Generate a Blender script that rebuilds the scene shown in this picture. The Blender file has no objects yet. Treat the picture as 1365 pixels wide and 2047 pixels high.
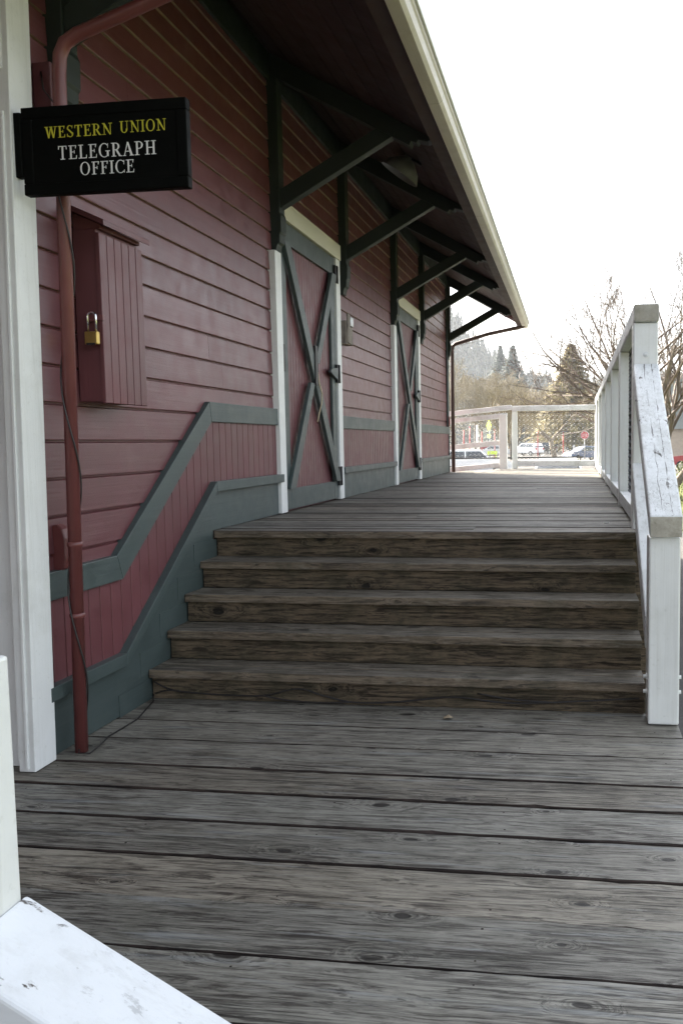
import bpy, math, random
from mathutils import Vector, Matrix
R = math.radians
sc = bpy.context.scene
col = sc.collection
H = -0.778          # lower deck level (upper deck is z = 0)
GR = -1.52          # ground level
RISE, RUN, Y0 = 0.1556, 0.2129, 4.8385
W = 2.516           # inner face of the right railing

# ------------------------------------------------------------------ mesh helper
class MB:
    def __init__(s): s.v = []; s.f = []; s.sm = []; s.mi = {}
    def add(s, vs, fs, smooth=False):
        b = len(s.v); s.v += [tuple(p) for p in vs]
        s.f += [tuple(b+i for i in f) for f in fs]; s.sm += [smooth]*len(fs); return s
    def hexa(s, p):
        return s.add(p, [(0,3,2,1),(4,5,6,7),(0,1,5,4),(1,2,6,5),(2,3,7,6),(3,0,4,7)])
    def box(s, x0,x1,y0,y1,z0,z1):
        return s.hexa([(x0,y0,z0),(x1,y0,z0),(x1,y1,z0),(x0,y1,z0),(x0,y0,z1),(x1,y0,z1),(x1,y1,z1),(x0,y1,z1)])
    def prism(s, poly, axis, a, b):
        n = len(poly)
        def mk(p, t):
            return {'x':(t,p[0],p[1]), 'y':(p[0],t,p[1]), 'z':(p[0],p[1],t)}[axis]
        vs = [mk(p,a) for p in poly]+[mk(p,b) for p in poly]
        fs = [tuple(range(n))[::-1], tuple(range(n,2*n))]+[(i,(i+1)%n,n+(i+1)%n,n+i) for i in range(n)]
        return s.add(vs, fs)
    def bar(s, a, b, w, h, up=(0,0,1)):
        a=Vector(a); b=Vector(b); d=(b-a).normalized(); u=Vector(up)
        r=d.cross(u)
        if r.length<1e-4: r=d.cross(Vector((1,0,0)))
        r.normalize(); u=r.cross(d).normalized()
        P=[]
        for c in (a,b):
            P+= [c-r*w/2-u*h/2, c+r*w/2-u*h/2, c+r*w/2+u*h/2, c-r*w/2+u*h/2]
        return s.hexa(P)
    def tube(s, pts, rad, n=8, caps=True, smooth=True):
        pts=[Vector(p) for p in pts]; m=len(pts)
        if not isinstance(rad,(list,tuple)): rad=[rad]*m
        t0=(pts[1]-pts[0]).normalized()
        ref=Vector((0,0,1)) if abs(t0.z)<.9 else Vector((1,0,0))
        u=t0.cross(ref).normalized(); vs=[]
        for i,p in enumerate(pts):
            t=(pts[min(i+1,m-1)]-pts[max(i-1,0)]).normalized()
            u=(u-t*u.dot(t)).normalized(); w=t.cross(u); r=rad[i]
            for k in range(n):
                a=2*math.pi*k/n; vs.append(p+(u*math.cos(a)+w*math.sin(a))*r)
        fs=[(i*n+k,i*n+(k+1)%n,(i+1)*n+(k+1)%n,(i+1)*n+k) for i in range(m-1) for k in range(n)]
        s.add(vs,fs,smooth)
        if caps and n>3:
            b=len(s.v)-m*n
            s.f.append(tuple(b+k for k in range(n))[::-1]); s.f.append(tuple(b+(m-1)*n+k for k in range(n))); s.sm+=[False,False]
        return s
    def lathe(s, prof, origin, axis, n=24, smooth=True, closed=False):
        o=Vector(origin); a=Vector(axis).normalized()
        u=a.cross(Vector((0,1,0)) if abs(a.y)<.9 else Vector((1,0,0))).normalized(); w=a.cross(u)
        m=len(prof); vs=[]
        for r,h in prof:
            for k in range(n):
                t=2*math.pi*k/n; vs.append(o+a*h+(u*math.cos(t)+w*math.sin(t))*r)
        fs=[(i*n+k,i*n+(k+1)%n,(i+1)*n+(k+1)%n,(i+1)*n+k) for i in range(m-1) for k in range(n)]
        return s.add(vs,fs,smooth)
    def disc(s, c, axis, r, t, n=16):
        a=Vector(axis).normalized(); c=Vector(c)
        return s.lathe([(0.0001,0),(r,0),(r,t),(0.0001,t)], c, a, n, smooth=False)
    def build(s, name, mat, parent=None, bevel=0, seg=2, edge=True):
        off=Vector((0,0,0)); q=parent
        while q is not None: off+=q.location; q=q.parent
        me=bpy.data.meshes.new(name)
        me.from_pydata([(p[0]-off.x,p[1]-off.y,p[2]-off.z) for p in s.v],[],s.f)
        me.polygons.foreach_set('use_smooth', s.sm); me.update()
        for m_ in (mat if isinstance(mat,list) else [mat]):
            if m_: me.materials.append(m_)
        for i_,k_ in s.mi.items(): me.polygons[i_].material_index=k_
        o=bpy.data.objects.new(name,me); col.objects.link(o)
        if parent: o.parent=parent
        if bevel:
            m=o.modifiers.new('bevel','BEVEL'); m.width=bevel; m.segments=seg; m.limit_method='ANGLE'; m.angle_limit=R(50)
        return o

def tag(o, label=None, cat=None, group=None, kind=None):
    if label: o['label']=label
    if cat: o['category']=cat
    if group: o['group']=group
    if kind: o['kind']=kind
    return o
def thing(name, loc, label, cat, group=None):
    o=bpy.data.objects.new(name,None); col.objects.link(o); o.location=loc
    o.empty_display_size=.2
    return tag(o,label,cat,group)
def copy_tree(o, parent=None):
    c=o.copy(); col.objects.link(c)
    if parent: c.parent=parent
    for ch in list(o.children): copy_tree(ch,c)
    return c

# ------------------------------------------------------------------ materials
def new_mat(name):
    m=bpy.data.materials.new(name); m.use_nodes=True
    nt=m.node_tree; b=nt.nodes['Principled BSDF']
    return m,nt,b
class NT:
    def __init__(s, nt): s.nt=nt; s.n=nt.nodes; s.l=nt.links
    def node(s, t, **k):
        n=s.n.new(t)
        for a,v in k.items(): setattr(n,a,v)
        return n
    def put(s, sock, v):
        if hasattr(v,'is_output') or isinstance(v,bpy.types.NodeSocket): s.l.new(v,sock)
        else: sock.default_value=v
    def math(s, op, a, b=0.0, clamp=False):
        n=s.node('ShaderNodeMath',operation=op); n.use_clamp=clamp
        s.put(n.inputs[0],a); s.put(n.inputs[1],b); return n.outputs[0]
    def vmath(s, op, a, b):
        n=s.node('ShaderNodeVectorMath',operation=op); s.put(n.inputs[0],a); s.put(n.inputs[1],b); return n.outputs[0]
    def objc(s): return s.node('ShaderNodeTexCoord').outputs['Object']
    def noise(s, vec, scale=5, detail=4, rough=.55, dist=0, out='Fac'):
        n=s.node('ShaderNodeTexNoise'); s.put(n.inputs['Vector'],vec)
        n.inputs['Scale'].default_value=scale; n.inputs['Detail'].default_value=detail
        n.inputs['Roughness'].default_value=rough; n.inputs['Distortion'].default_value=dist
        return n.outputs[out]
    def ramp(s, fac, stops, interp='LINEAR'):
        n=s.node('ShaderNodeValToRGB'); n.color_ramp.interpolation=interp
        e=n.color_ramp.elements
        while len(e)<len(stops): e.new(.5)
        for i,(p,c) in enumerate(stops):
            e[i].position=p; e[i].color=(c[0],c[1],c[2],1) if not isinstance(c,(int,float)) else (c,c,c,1)
        s.put(n.inputs[0],fac); return n.outputs[0]
    def maprange(s, v, a,b,c,d):
        n=s.node('ShaderNodeMapRange'); n.clamp=True
        s.put(n.inputs[0],v)
        for i,x in enumerate((a,b,c,d)): n.inputs[1+i].default_value=x
        return n.outputs[0]
    def mix(s, fac, a, b, mode='MIX'):
        n=s.node('ShaderNodeMix',data_type='RGBA',blend_type=mode)
        s.put(n.inputs[0],fac)
        for i,x in ((6,a),(7,b)):
            if isinstance(x,(tuple,list)): x=(x[0],x[1],x[2],1)
            s.put(n.inputs[i],x)
        return n.outputs[2]
    def bump(s, h, strength=.3, dist=.01):
        n=s.node('ShaderNodeBump'); n.inputs['Strength'].default_value=strength; n.inputs['Distance'].default_value=dist
        s.put(n.inputs['Height'],h); return n.outputs[0]
    def rpi(s): return s.node('ShaderNodeNewGeometry').outputs['Random Per Island']

def axscale(axis, along, across):
    return {'x':(along,across,across),'y':(across,along,across),'z':(across,across,along)}[axis]

def paint(name, c, rough=.45, var=.12, axis=None, bump=.15, islands=.06, peel=None, dirt=None, spec=.5):
    m,nt,b=new_mat(name); t=NT(nt); o=t.objc()
    big=t.noise(o,1.3,3); fine=t.noise(o,9,4)
    v=t.math('ADD',t.maprange(big,.25,.75,1-var,1+var),t.maprange(fine,.3,.7,-var*.5,var*.5))
    if islands: v=t.math('ADD',v,t.maprange(t.rpi(),0,1,-islands,islands))
    cc=t.node('ShaderNodeCombineColor')
    for i in range(3): t.put(cc.inputs[i],t.math('MULTIPLY',v,c[i]))
    colr=cc.outputs[0]
    if axis:
        g=t.noise(t.vmath('MULTIPLY',o,axscale(axis,1.5,70)),1,4,.6)
    else: g=t.noise(o,60,3)
    rg=t.maprange(fine,.3,.7,rough-.06,rough+.1)
    h=g
    if dirt:
        dn=t.noise(o,3.2,8,.7); f=t.maprange(dn,dirt[1],dirt[1]+.20,0,dirt[2]); colr=t.mix(f,colr,dirt[0])
        if axis:
            st=t.noise(t.vmath('MULTIPLY',o,axscale(axis,1.1,24)),1,5,.7,.3); colr=t.mix(t.maprange(st,.52,.72,0,dirt[2]*.75),colr,dirt[0])
        sp=t.noise(o,55,3,.6); colr=t.mix(t.maprange(sp,.62,.72,0,dirt[2]*.6),colr,dirt[0])
    if peel:
        ax=axscale(peel.get('axis','x'),peel.get('along',2.5),peel.get('across',9))
        pn=t.noise(t.vmath('MULTIPLY',o,ax),peel.get('s',1.6),8,.62,.4)
        f=t.maprange(pn,peel['t'],peel['t']+.035,0,1)
        p2=t.noise(t.vmath('MULTIPLY',o,axscale(peel.get('axis','x'),14,48)),1,6,.7,.3); gt=t.maprange(t.noise(o,2.6,3),.46,.66,0,1)
        f=t.math('MAXIMUM',f,t.math('MULTIPLY',t.maprange(p2,.60,.66,0,.8),gt))
        wg=t.noise(t.vmath('MULTIPLY',o,axscale(peel.get('axis','x'),2,90)),1,4)
        wood=t.ramp(wg,[(.3,(.06,.055,.05)),(.7,(.22,.2,.18))])
        colr=t.mix(f,colr,wood); rg=t.math('ADD',rg,t.math('MULTIPLY',f,.4)); h=t.math('SUBTRACT',h,t.math('MULTIPLY',f,2.5))
        # hairline cracks running with the grain
        cn=t.noise(t.vmath('MULTIPLY',o,axscale(peel.get('axis','x'),.9,26)),1,3,.5,.6)
        cl=t.math('ABSOLUTE',t.math('SUBTRACT',cn,.5))
        gate=t.maprange(t.noise(o,2.2,2),.42,.52,0,1)
        cf=t.math('MULTIPLY',t.maprange(cl,.0,.006,1,0),gate)
        colr=t.mix(t.math('MULTIPLY',cf,peel.get('crack',.75)),colr,(.07,.065,.06))
    if peel and 'split' in peel:
        sx=t.node('ShaderNodeSeparateXYZ'); t.put(sx.inputs[0],o)
        yy=t.node('ShaderNodeCombineXYZ'); t.put(yy.inputs[1],sx.outputs[1])
        wob=t.noise(yy.outputs[0],7,4,.6); wid=t.noise(yy.outputs[0],5,2)
        for k_,(x0,a_) in enumerate(peel['split']):
            dx=t.math('ABSOLUTE',t.math('SUBTRACT',t.math('SUBTRACT',sx.outputs[0],x0),t.math('MULTIPLY',t.math('SUBTRACT',wob,.5),a_)))
            ww=t.maprange(wid if k_==0 else wob,.42,.66,-.0006,.0042)
            sf_=t.math('LESS_THAN',dx,ww)
            colr=t.mix(t.math('MULTIPLY',sf_,.85),colr,(.10,.095,.09)); h=t.math('SUBTRACT',h,t.math('MULTIPLY',sf_,2.0))
    t.put(b.inputs['Base Color'],colr); t.put(b.inputs['Roughness'],rg)
    b.inputs['Specular IOR Level'].default_value=spec
    t.put(b.inputs['Normal'],t.bump(h,bump,.004))
    return m

def wood(name, lo, hi, axis='x', knots=1.0, vary=.3, rough=.75, moss=None, wear=None, tint=None, spec=.35, front=None):
    m,nt,b=new_mat(name); t=NT(nt); o=t.objc(); r=t.rpi()
    off=t.node('ShaderNodeCombineXYZ')
    t.put(off.inputs[0],t.math('MULTIPLY',r,53.0)); t.put(off.inputs[1],t.math('MULTIPLY',r,31.0)); t.put(off.inputs[2],t.math('MULTIPLY',r,17.0))
    p=t.vmath('ADD',o,off.outputs[0])
    sx=t.node('ShaderNodeSeparateXYZ'); t.put(sx.inputs[0],p); al={'x':0,'y':1,'z':2}[axis]; ac=[i for i in range(3) if i!=al]
    kc=t.node('ShaderNodeCombineXYZ'); t.put(kc.inputs[0],sx.outputs[al]); t.put(kc.inputs[1],t.math('MULTIPLY',t.math('ADD',sx.outputs[ac[0]],sx.outputs[ac[1]]),2.1))
    kn=t.node('ShaderNodeTexNoise'); t.put(kn.inputs['Vector'],kc.outputs[0]); kn.inputs['Scale'].default_value=9
    kd=t.vmath('ADD',kc.outputs[0],t.vmath('MULTIPLY',t.vmath('SUBTRACT',kn.outputs['Color'],(.5,.5,.5)),(.06,.06,.0)))
    kv=t.node('ShaderNodeTexVoronoi',voronoi_dimensions='2D'); t.put(kv.inputs['Vector'],kd); kv.inputs['Scale'].default_value=2.3
    sel=t.node('ShaderNodeSeparateColor'); t.put(sel.inputs[0],kv.outputs['Color'])
    keep=t.math('GREATER_THAN',sel.outputs[0],.58)
    size=t.maprange(sel.outputs[1],0,1,.6,1.5)
    d=t.math('DIVIDE',kv.outputs['Distance'],size)
    halo=t.math('MULTIPLY',t.maprange(d,.02,.24,1,0),keep)
    core=t.math('MULTIPLY',t.maprange(d,.046,.062,1,0),keep)
    rim=t.math('MULTIPLY',t.maprange(t.math('ABSOLUTE',t.math('SUBTRACT',d,.078)),.0,.018,1,0),keep)
    ring=t.math('MULTIPLY',halo,.9*knots)
    wv=t.noise(t.vmath('MULTIPLY',p,axscale(axis,1.3,7)),1,3,.55)
    q=t.vmath('MULTIPLY',p,axscale(axis,2.6,46))
    sh=t.node('ShaderNodeCombineXYZ')
    s_=t.math('ADD',t.math('MULTIPLY',ring,5.0),t.math('MULTIPLY',wv,9.0))
    for i in range(3): t.put(sh.inputs[i],s_)
    q=t.vmath('ADD',q,sh.outputs[0])
    g=t.noise(q,1,7,.68)
    fib=t.noise(t.vmath('MULTIPLY',p,axscale(axis,9,150)),1,5,.75)
    med=t.noise(t.vmath('MULTIPLY',p,axscale(axis,1.4,7)),1,5,.6)
    blot=t.noise(o,5.0,6,.68)
    val=t.math('ADD',t.math('MULTIPLY',g,.55),t.math('MULTIPLY',med,.25))
    val=t.math('ADD',val,t.math('MULTIPLY',blot,.20))
    val=t.math('ADD',val,t.math('MULTIPLY',t.math('SUBTRACT',fib,.5),.62))
    colr=t.ramp(val,[(.39,lo),(.485,tuple((a*.45+c*.55) for a,c in zip(lo,hi))),(.60,hi)])
    bf=t.maprange(r,0,1,1-vary,1+vary)
    bc=t.node('ShaderNodeCombineColor')
    for i in range(3): t.put(bc.inputs[i],bf)
    colr=t.mix(1.0,colr,bc.outputs[0],'MULTIPLY')
    hue=t.math('FRACT',t.math('MULTIPLY',r,7.13)); colr=t.mix(t.maprange(hue,.55,1,0,.55),colr,t.mix(1.0,colr,(.93,1.0,1.06),'MULTIPLY')); colr=t.mix(t.maprange(hue,.45,0,0,.7),colr,t.mix(1.0,colr,(1.08,1.0,.90),'MULTIPLY'))
    spk=t.node('ShaderNodeTexVoronoi'); t.put(spk.inputs['Vector'],o); spk.inputs['Scale'].default_value=16; ss=t.node('ShaderNodeSeparateColor'); t.put(ss.inputs[0],spk.outputs['Color'])
    if tint:
        tn=t.noise(t.vmath('MULTIPLY',o,(.35,.9,1)),1.6,3); colr=t.mix(t.maprange(tn,.42,.66,0,tint[1]),colr,tint[0])
    # open checks along the grain
    ck=t.noise(t.vmath('MULTIPLY',t.vmath('ADD',p,sh.outputs[0] if False else off.outputs[0]),axscale(axis,.8,42)),1,4,.5,.5)
    cl=t.math('ABSOLUTE',t.math('SUBTRACT',ck,.5)); gate=t.maprange(t.noise(t.vmath('MULTIPLY',p,axscale(axis,.7,3)),1,2),.5,.6,0,1)
    cf=t.math('MULTIPLY',t.maprange(cl,.0,.030,1,0),gate)
    colr=t.mix(t.math('MULTIPLY',cf,.85),colr,tuple(x*.25 for x in lo))
    colr=t.mix(t.math('MULTIPLY',core,.9*min(1,knots)),colr,tuple(x*.3 for x in lo))
    colr=t.mix(t.math('MULTIPLY',rim,.45*min(1,knots)),colr,tuple(x*.45 for x in lo))
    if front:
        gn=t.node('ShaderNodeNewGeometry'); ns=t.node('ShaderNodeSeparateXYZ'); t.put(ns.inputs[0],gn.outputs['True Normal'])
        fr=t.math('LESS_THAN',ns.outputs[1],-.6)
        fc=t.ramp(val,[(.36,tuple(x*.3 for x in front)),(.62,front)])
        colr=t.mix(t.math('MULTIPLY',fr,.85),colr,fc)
    if moss:
        mn=t.noise(o,4.5,6,.7); colr=t.mix(t.maprange(mn,moss[1],moss[1]+.25,0,moss[2]),colr,moss[0])
    if wear:
        wn=t.noise(t.vmath('MULTIPLY',o,axscale(axis,1.4,22)),1,5,.65); colr=t.mix(t.maprange(wn,wear[1],wear[1]+.16,0,wear[2]),colr,wear[0])
    sk=t.noise(t.vmath('ADD',t.vmath('MULTIPLY',p,axscale(axis,3.4,62)),sh.outputs[0]),1,4,.6)
    colr=t.mix(t.maprange(sk,.575,.61,0,.62),colr,tuple(x*.55 for x in lo))
    colr=t.mix(t.maprange(sk,.41,.375,0,.30),colr,tuple(x*1.25 for x in hi))
    kt=t.maprange(t.noise(t.vmath('MULTIPLY',p,axscale(axis,30,70)),1,3,.6),.35,.65,.35,.95); colr=t.mix(t.math('MULTIPLY',t.math('MULTIPLY',core,kt),min(1,knots)),colr,tuple(x*.35 for x in lo))
    t.put(b.inputs['Base Color'],colr); b.inputs['Specular IOR Level'].default_value=spec
    t.put(b.inputs['Roughness'],t.maprange(val,.3,.75,rough+.1,rough-.12))
    h=t.math('SUBTRACT',t.math('ADD',t.math('MULTIPLY',g,.6),t.math('MULTIPLY',fib,.4)),t.math('ADD',t.math('MULTIPLY',cf,1.2),t.math('MULTIPLY',core,.8)))
    t.put(b.inputs['Normal'],t.bump(h,.55,.004))
    return m

def flat(name, c, rough=.5, metal=0.0, var=.1, scale=12, bump=.1, spec=.5):
    m,nt,b=new_mat(name); t=NT(nt); o=t.objc()
    n=t.noise(o,scale,4); v=t.maprange(n,.3,.7,1-var,1+var)
    cc=t.node('ShaderNodeCombineColor')
    for i in range(3): t.put(cc.inputs[i],t.math('MULTIPLY',v,c[i]))
    t.put(b.inputs['Base Color'],cc.outputs[0]); b.inputs['Roughness'].default_value=rough
    b.inputs['Metallic'].default_value=metal; b.inputs['Specular IOR Level'].default_value=spec
    if bump: t.put(b.inputs['Normal'],t.bump(t.noise(o,scale*6,3),bump,.003))
    return m

M={}
RED=(.118,.040,.045); GREEN=(.048,.066,.063)
M['red']=paint('red_siding_paint',RED,.36,.17,'y',.25,.10,dirt=((.17,.085,.085),.56,.5))
M['lip']=flat('tan_siding_edge',(.26,.18,.14),.8,0,.25,6)  # lighter tan on the underside of each siding course
M['redv']=paint('red_board_paint',(.116,.037,.041),.45,.16,'z',.2,.07)
M['redpipe']=paint('red_pipe_paint',(.135,.038,.036),.38,.16,'z',.1,0,dirt=((.09,.04,.03),.55,.5))
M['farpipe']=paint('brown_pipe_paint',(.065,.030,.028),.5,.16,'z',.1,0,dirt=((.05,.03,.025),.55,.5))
M['green']=paint('slate_green_paint',GREEN,.45,.12,'y',.3,.05,dirt=((.075,.09,.085),.55,.6))
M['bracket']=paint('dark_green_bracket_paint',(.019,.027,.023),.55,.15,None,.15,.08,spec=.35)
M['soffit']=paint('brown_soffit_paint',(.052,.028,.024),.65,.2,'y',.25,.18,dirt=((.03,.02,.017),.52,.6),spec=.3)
M['white']=paint('white_paint',(.68,.69,.67),.42,.06,'z',.25,.02,dirt=((.40,.40,.35),.54,.38))
M['whitecap']=paint('peeling_white_cap',(.63,.65,.65),.5,.06,'y',.4,.02,dirt=((.30,.31,.28),.48,.55),peel=dict(axis='y',t=.66,along=2.6,across=11,s=1.7,crack=.95))
M['whitesplit']=paint('split_white_handrail',(.63,.65,.65),.5,.06,'y',.4,.02,dirt=((.30,.31,.28),.48,.55),peel=dict(axis='y',t=.64,along=2.6,across=11,s=1.7,crack=.95,split=((-.012,.035),(.03,.02))))
M['whitex']=paint('peeling_white_board',(.66,.68,.70),.5,.04,'x',.3,.02,dirt=((.42,.42,.40),.52,.45),peel=dict(axis='x',t=.63,along=5,across=12,s=1.6,crack=0))
M['endgrain']=paint('mossy_end_grain',(.42,.395,.34),.7,.35,None,.5,0,dirt=((.13,.12,.075),.42,.65))
M['cream']=paint('cream_trim_paint',(.55,.53,.43),.5,.05,'y',.1,.02,dirt=((.45,.42,.3),.58,.4))
M['gutter']=paint('beige_gutter_paint',(.50,.465,.41),.45,.07,'y',.06,.03,dirt=((.36,.31,.23),.52,.6))
M['black']=paint('black_sign_paint',(.004,.0045,.004),.55,.2,None,.1,0,dirt=((.012,.011,.010),.64,.5),spec=.05)
M['yellow']=flat('yellow_lettering',(.56,.52,.04),.5,0,.08,20,0)
M['wletter']=flat('white_lettering',(.78,.78,.76),.5,0,.04,20,0)
M['deck']=wood('weathered_deck_wood',(.036,.029,.023),(.235,.222,.186),'x',1.0,.2,.52,
    moss=((.046,.044,.028),.50,.5),wear=((.27,.29,.295),.57,.7),tint=((.115,.118,.10),.25))
M['deckfar']=wood('upper_deck_wood',(.034,.028,.022),(.190,.177,.150),'x',.7,.26,.66,wear=((.25,.25,.24),.58,.6))
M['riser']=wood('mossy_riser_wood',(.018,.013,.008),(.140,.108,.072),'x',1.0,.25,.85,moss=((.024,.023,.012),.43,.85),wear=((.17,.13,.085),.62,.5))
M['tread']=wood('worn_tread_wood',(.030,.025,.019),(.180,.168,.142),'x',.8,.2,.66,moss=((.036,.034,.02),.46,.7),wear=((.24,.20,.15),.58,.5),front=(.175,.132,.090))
M['edge']=wood('dark_board_edge',(.012,.009,.008),(.045,.032,.026),'x',.3,.2,.9)  # darker strip along the plank edges, also on nail heads
M['steel']=flat('galvanised_steel',(.45,.46,.46),.4,.9,.12,30)
M['wire']=flat('dull_fence_wire',(.16,.15,.15),.5,.6,.2,30,0)
M['wireglint']=flat('glint_fence_wire',(.80,.80,.76),.5,0,.05,30,0)  # near-white colour stands in for sun glints on the chain link
M['iron']=flat('black_iron',(.016,.016,.017),.5,.3,.2,20)
M['chrome']=flat('chrome_shackle',(.75,.76,.78),.15,1,.05,30,0)
M['brass']=flat('brass_lock_body',(.45,.32,.10),.35,.9,.15,30)
M['cable']=flat('black_cable',(.016,.013,.012),.55,0,.2,20,0)
M['lampgrey']=flat('grey_lamp_enamel',(.20,.20,.19),.4,0,.2,10)
M['oldwood']=wood('bare_grey_wood',(.10,.085,.075),(.36,.33,.30),'z',.3,.2,.8)
M['shingle']=flat('asphalt_shingle',(.07,.065,.06),.9,0,.35,20,.5)
M['paper']=flat('white_paper',(.75,.75,.72),.8,0,.05)
M['leaf']=flat('dry_leaf',(.30,.24,.16),.8,0,.2)
M['twine']=flat('frayed_twine',(.42,.35,.24),.9,0,.2)

# ------------------------------------------------------------------ ground
def sheet(name, x0,x1,y0,y1,z, mat, nx=1, ny=1):
    b=MB(); vs=[]; fs=[]
    for j in range(ny+1):
        for i in range(nx+1): vs.append((x0+(x1-x0)*i/nx, y0+(y1-y0)*j/ny, z))
    for j in range(ny):
        for i in range(nx): a=j*(nx+1)+i; fs.append((a,a+1,a+nx+2,a+nx+1))
    b.add(vs,fs); return tag(b.build(name,mat),kind='structure')
def ground_mat(name, a, c, s, rough=.9, b2=None):
    m,nt,b=new_mat(name); t=NT(nt); o=t.objc()
    n=t.math('ADD',t.math('MULTIPLY',t.noise(o,s,8,.65),.6),t.math('MULTIPLY',t.noise(o,s*.05,4),.4))
    colr=t.ramp(n,[(.35,a),(.65,c)])
    if b2: colr=t.mix(t.maprange(t.noise(o,s*14,3,.7),.55,.7,0,.7),colr,b2)
    t.put(b.inputs['Base Color'],colr); b.inputs['Roughness'].default_value=rough; b.inputs['Specular IOR Level'].default_value=.08
    t.put(b.inputs['Normal'],t.bump(t.noise(o,s*20,4,.7),.5,.02)); return m
M['dirt']=ground_mat('ground_soil',(.07,.065,.05),(.14,.12,.09),.8)
M['asphalt']=ground_mat('asphalt',(.065,.063,.06),(.105,.10,.095),2.0,.85,(.13,.125,.115))
M['lawn']=ground_mat('lawn_turf',(.065,.08,.025),(.125,.13,.045),1.5,.95,(.16,.145,.07))
M['line']=flat('parking_line_paint',(.62,.62,.58),.8,0,.2,4,0)
sheet('ground',-1500,1500,-800,1500,GR-.02,M['dirt'])
sheet('parking_lot',-90,60,52,240,GR,M['asphalt'])
sheet('path',2.9,4.6,-14,19,GR,M['asphalt'])
sheet('road',-90,2.4,17,51.5,GR,M['asphalt'])
sheet('lawn',4.61,30,-14,51.5,GR+.004,M['lawn'])
sheet('verge',2.41,4.6,19.01,51.5,GR+.004,M['lawn'])
b=MB()
for i in range(-16,12):
    for yy in (84,117,123,150,190): b.box(i*2.8,i*2.8+.12,yy,yy+5,GR+.001,GR+.005)
tag(b.build('parking_marking',M['line']),kind='structure')
# grass blades on the lawn edge by the path
rng=random.Random(5); b=MB()
for i in range(14000):
    y=17+rng.random()**.8*34; x=(4.55 if y<19 else 3.0)+rng.random()*9
    h=.05+.09*rng.random(); a=rng.random()*6.28; dx,dy=.02*math.cos(a),.02*math.sin(a); l=.05*(rng.random()-.5)
    b.add([(x-dx,y-dy,GR),(x+dx,y+dy,GR),(x+l,y+l,GR+h)],[(0,1,2)])
gm,nt,bs=new_mat('grass_blade'); t=NT(nt)
t.put(bs.inputs['Base Color'],t.ramp(t.rpi(),[(0,(.07,.095,.025)),(.6,(.12,.14,.04)),(1,(.22,.19,.09))])); bs.inputs['Roughness'].default_value=.7
tag(b.build('lawn_grass',gm),'short sunlit yellow green grass beyond the white railing','grass',kind='stuff')

# ------------------------------------------------------------------ boardwalk platform
plat=thing('boardwalk_platform',(1.3,4.0,H),'weathered grey plank boardwalk rising by five wooden steps beside the red depot','boardwalk')
rng=random.Random(3)
def plank(b, x0,x1,y0,y1,zt,th=.038, jit=.0015, tilt=.0015, split=None, dark_edges=True):
    xs=[x0]+([split] if split else [])+[x1]
    for a,c in zip(xs[:-1],xs[1:]):
        z=zt+rng.uniform(-jit,jit); s=rng.uniform(-tilt,tilt); e=.0015
        n=max(8,int((c-a)/.055)); vs=[]; fs=[]; base=len(b.f)
        ja=[rng.uniform(-.0016,.0016) for _ in range(n+1)]; jb=[rng.uniform(-.0016,.0016) for _ in range(n+1)]
        w1=[0]*(n+1); w2=[0]*(n+1); k1=k2=.0015
        for i in range(n+1):
            k1=min(max(k1+rng.uniform(-.0012,.0012),.0006),.0034); k2=min(max(k2+rng.uniform(-.0012,.0012),.0006),.0034)
            w1[i]=k1+(rng.uniform(.004,.012) if rng.random()<.03 else 0); w2[i]=k2+(rng.uniform(.004,.010) if rng.random()<.03 else 0)
        for i in range(n+1):
            x=a+e+(c-a-2*e)*i/n
            ya,yb=y0+ja[i],y1+jb[i]
            vs+=[(x,ya,z-th),(x,ya,z-.002-w1[i]*.8-s),(x,ya+w1[i],z-s),(x,yb-w2[i],z+s),(x,yb,z-.002-w2[i]*.8+s),(x,yb,z-th)]
        for i in range(n):
            for k in range(6):
                p=i*6+k; q=i*6+(k+1)%6; fs.append((p,p+6,q+6,q)[::-1])
        fs.append(tuple(range(6))[::-1]); fs.append(tuple(n*6+k for k in range(6)))
        b.add(vs,fs)
        if dark_edges:
            for jx in (.12,.73,1.34,1.95,2.55):
                if not a<jx<c: continue
                for fy in (.2,.8):
                    if rng.random()<.25: continue
                    cx,cy_=jx+rng.uniform(-.012,.012),y0+(y1-y0)*fy+rng.uniform(-.008,.008); r_=rng.uniform(.003,.0046)
                    q=len(b.f); b.add([(cx+r_*math.cos(i*1.047),cy_+r_*math.sin(i*1.047),z+s*(2*fy-1)+.0006) for i in range(6)],[tuple(range(6))]); b.mi[q]=1
            for i in range(n):
                for k in (0,1,3,4): b.mi[base+i*6+k]=1
b=MB()
edges=[3.99,3.70,3.447,3.155,2.93,2.69,2.446,2.207,1.966,1.72,1.475,1.23,.985,.74,.495,.25]
edges=[4.03]+edges[1:]
for hi,lo in zip(edges[:-1],edges[1:]):
    if hi<1.3: x0=-1.5
    else: x0=-.02 if lo>3.1 else -1.5
    plank(b,x0,2.66+rng.uniform(-.01,.012),lo+rng.uniform(.0034,.0046),hi-.0028,H,jit=.003,tilt=.003,split=None)
b.build('lower_boards',[M['deck'],M['edge']],plat)
b=MB(); b.box(-1.5,2.655,.25,4.03,H-.30,H-.05); b.box(2.60,2.64,.25,16.0,GR,H-.05) if False else None
b.build('lower_joists',M['riser'],plat)
b=MB(); y=Y0+.14
ys=[Y0]
while y<16.04: ys.append(y); y+=.14+rng.uniform(-.004,.004)
ys.append(16.06)
for a,c in zip(ys[:-1],ys[1:]):
    x0=.0 if c<14.4 else .78
    plank(b,x0,2.66,a+.003,c-.003,0,jit=.002,tilt=.002,split=(rng.uniform(.6,2.0) if rng.random()<.12 else None))
b.build('upper_boards',[M['deckfar'],M['edge']],plat)
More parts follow.
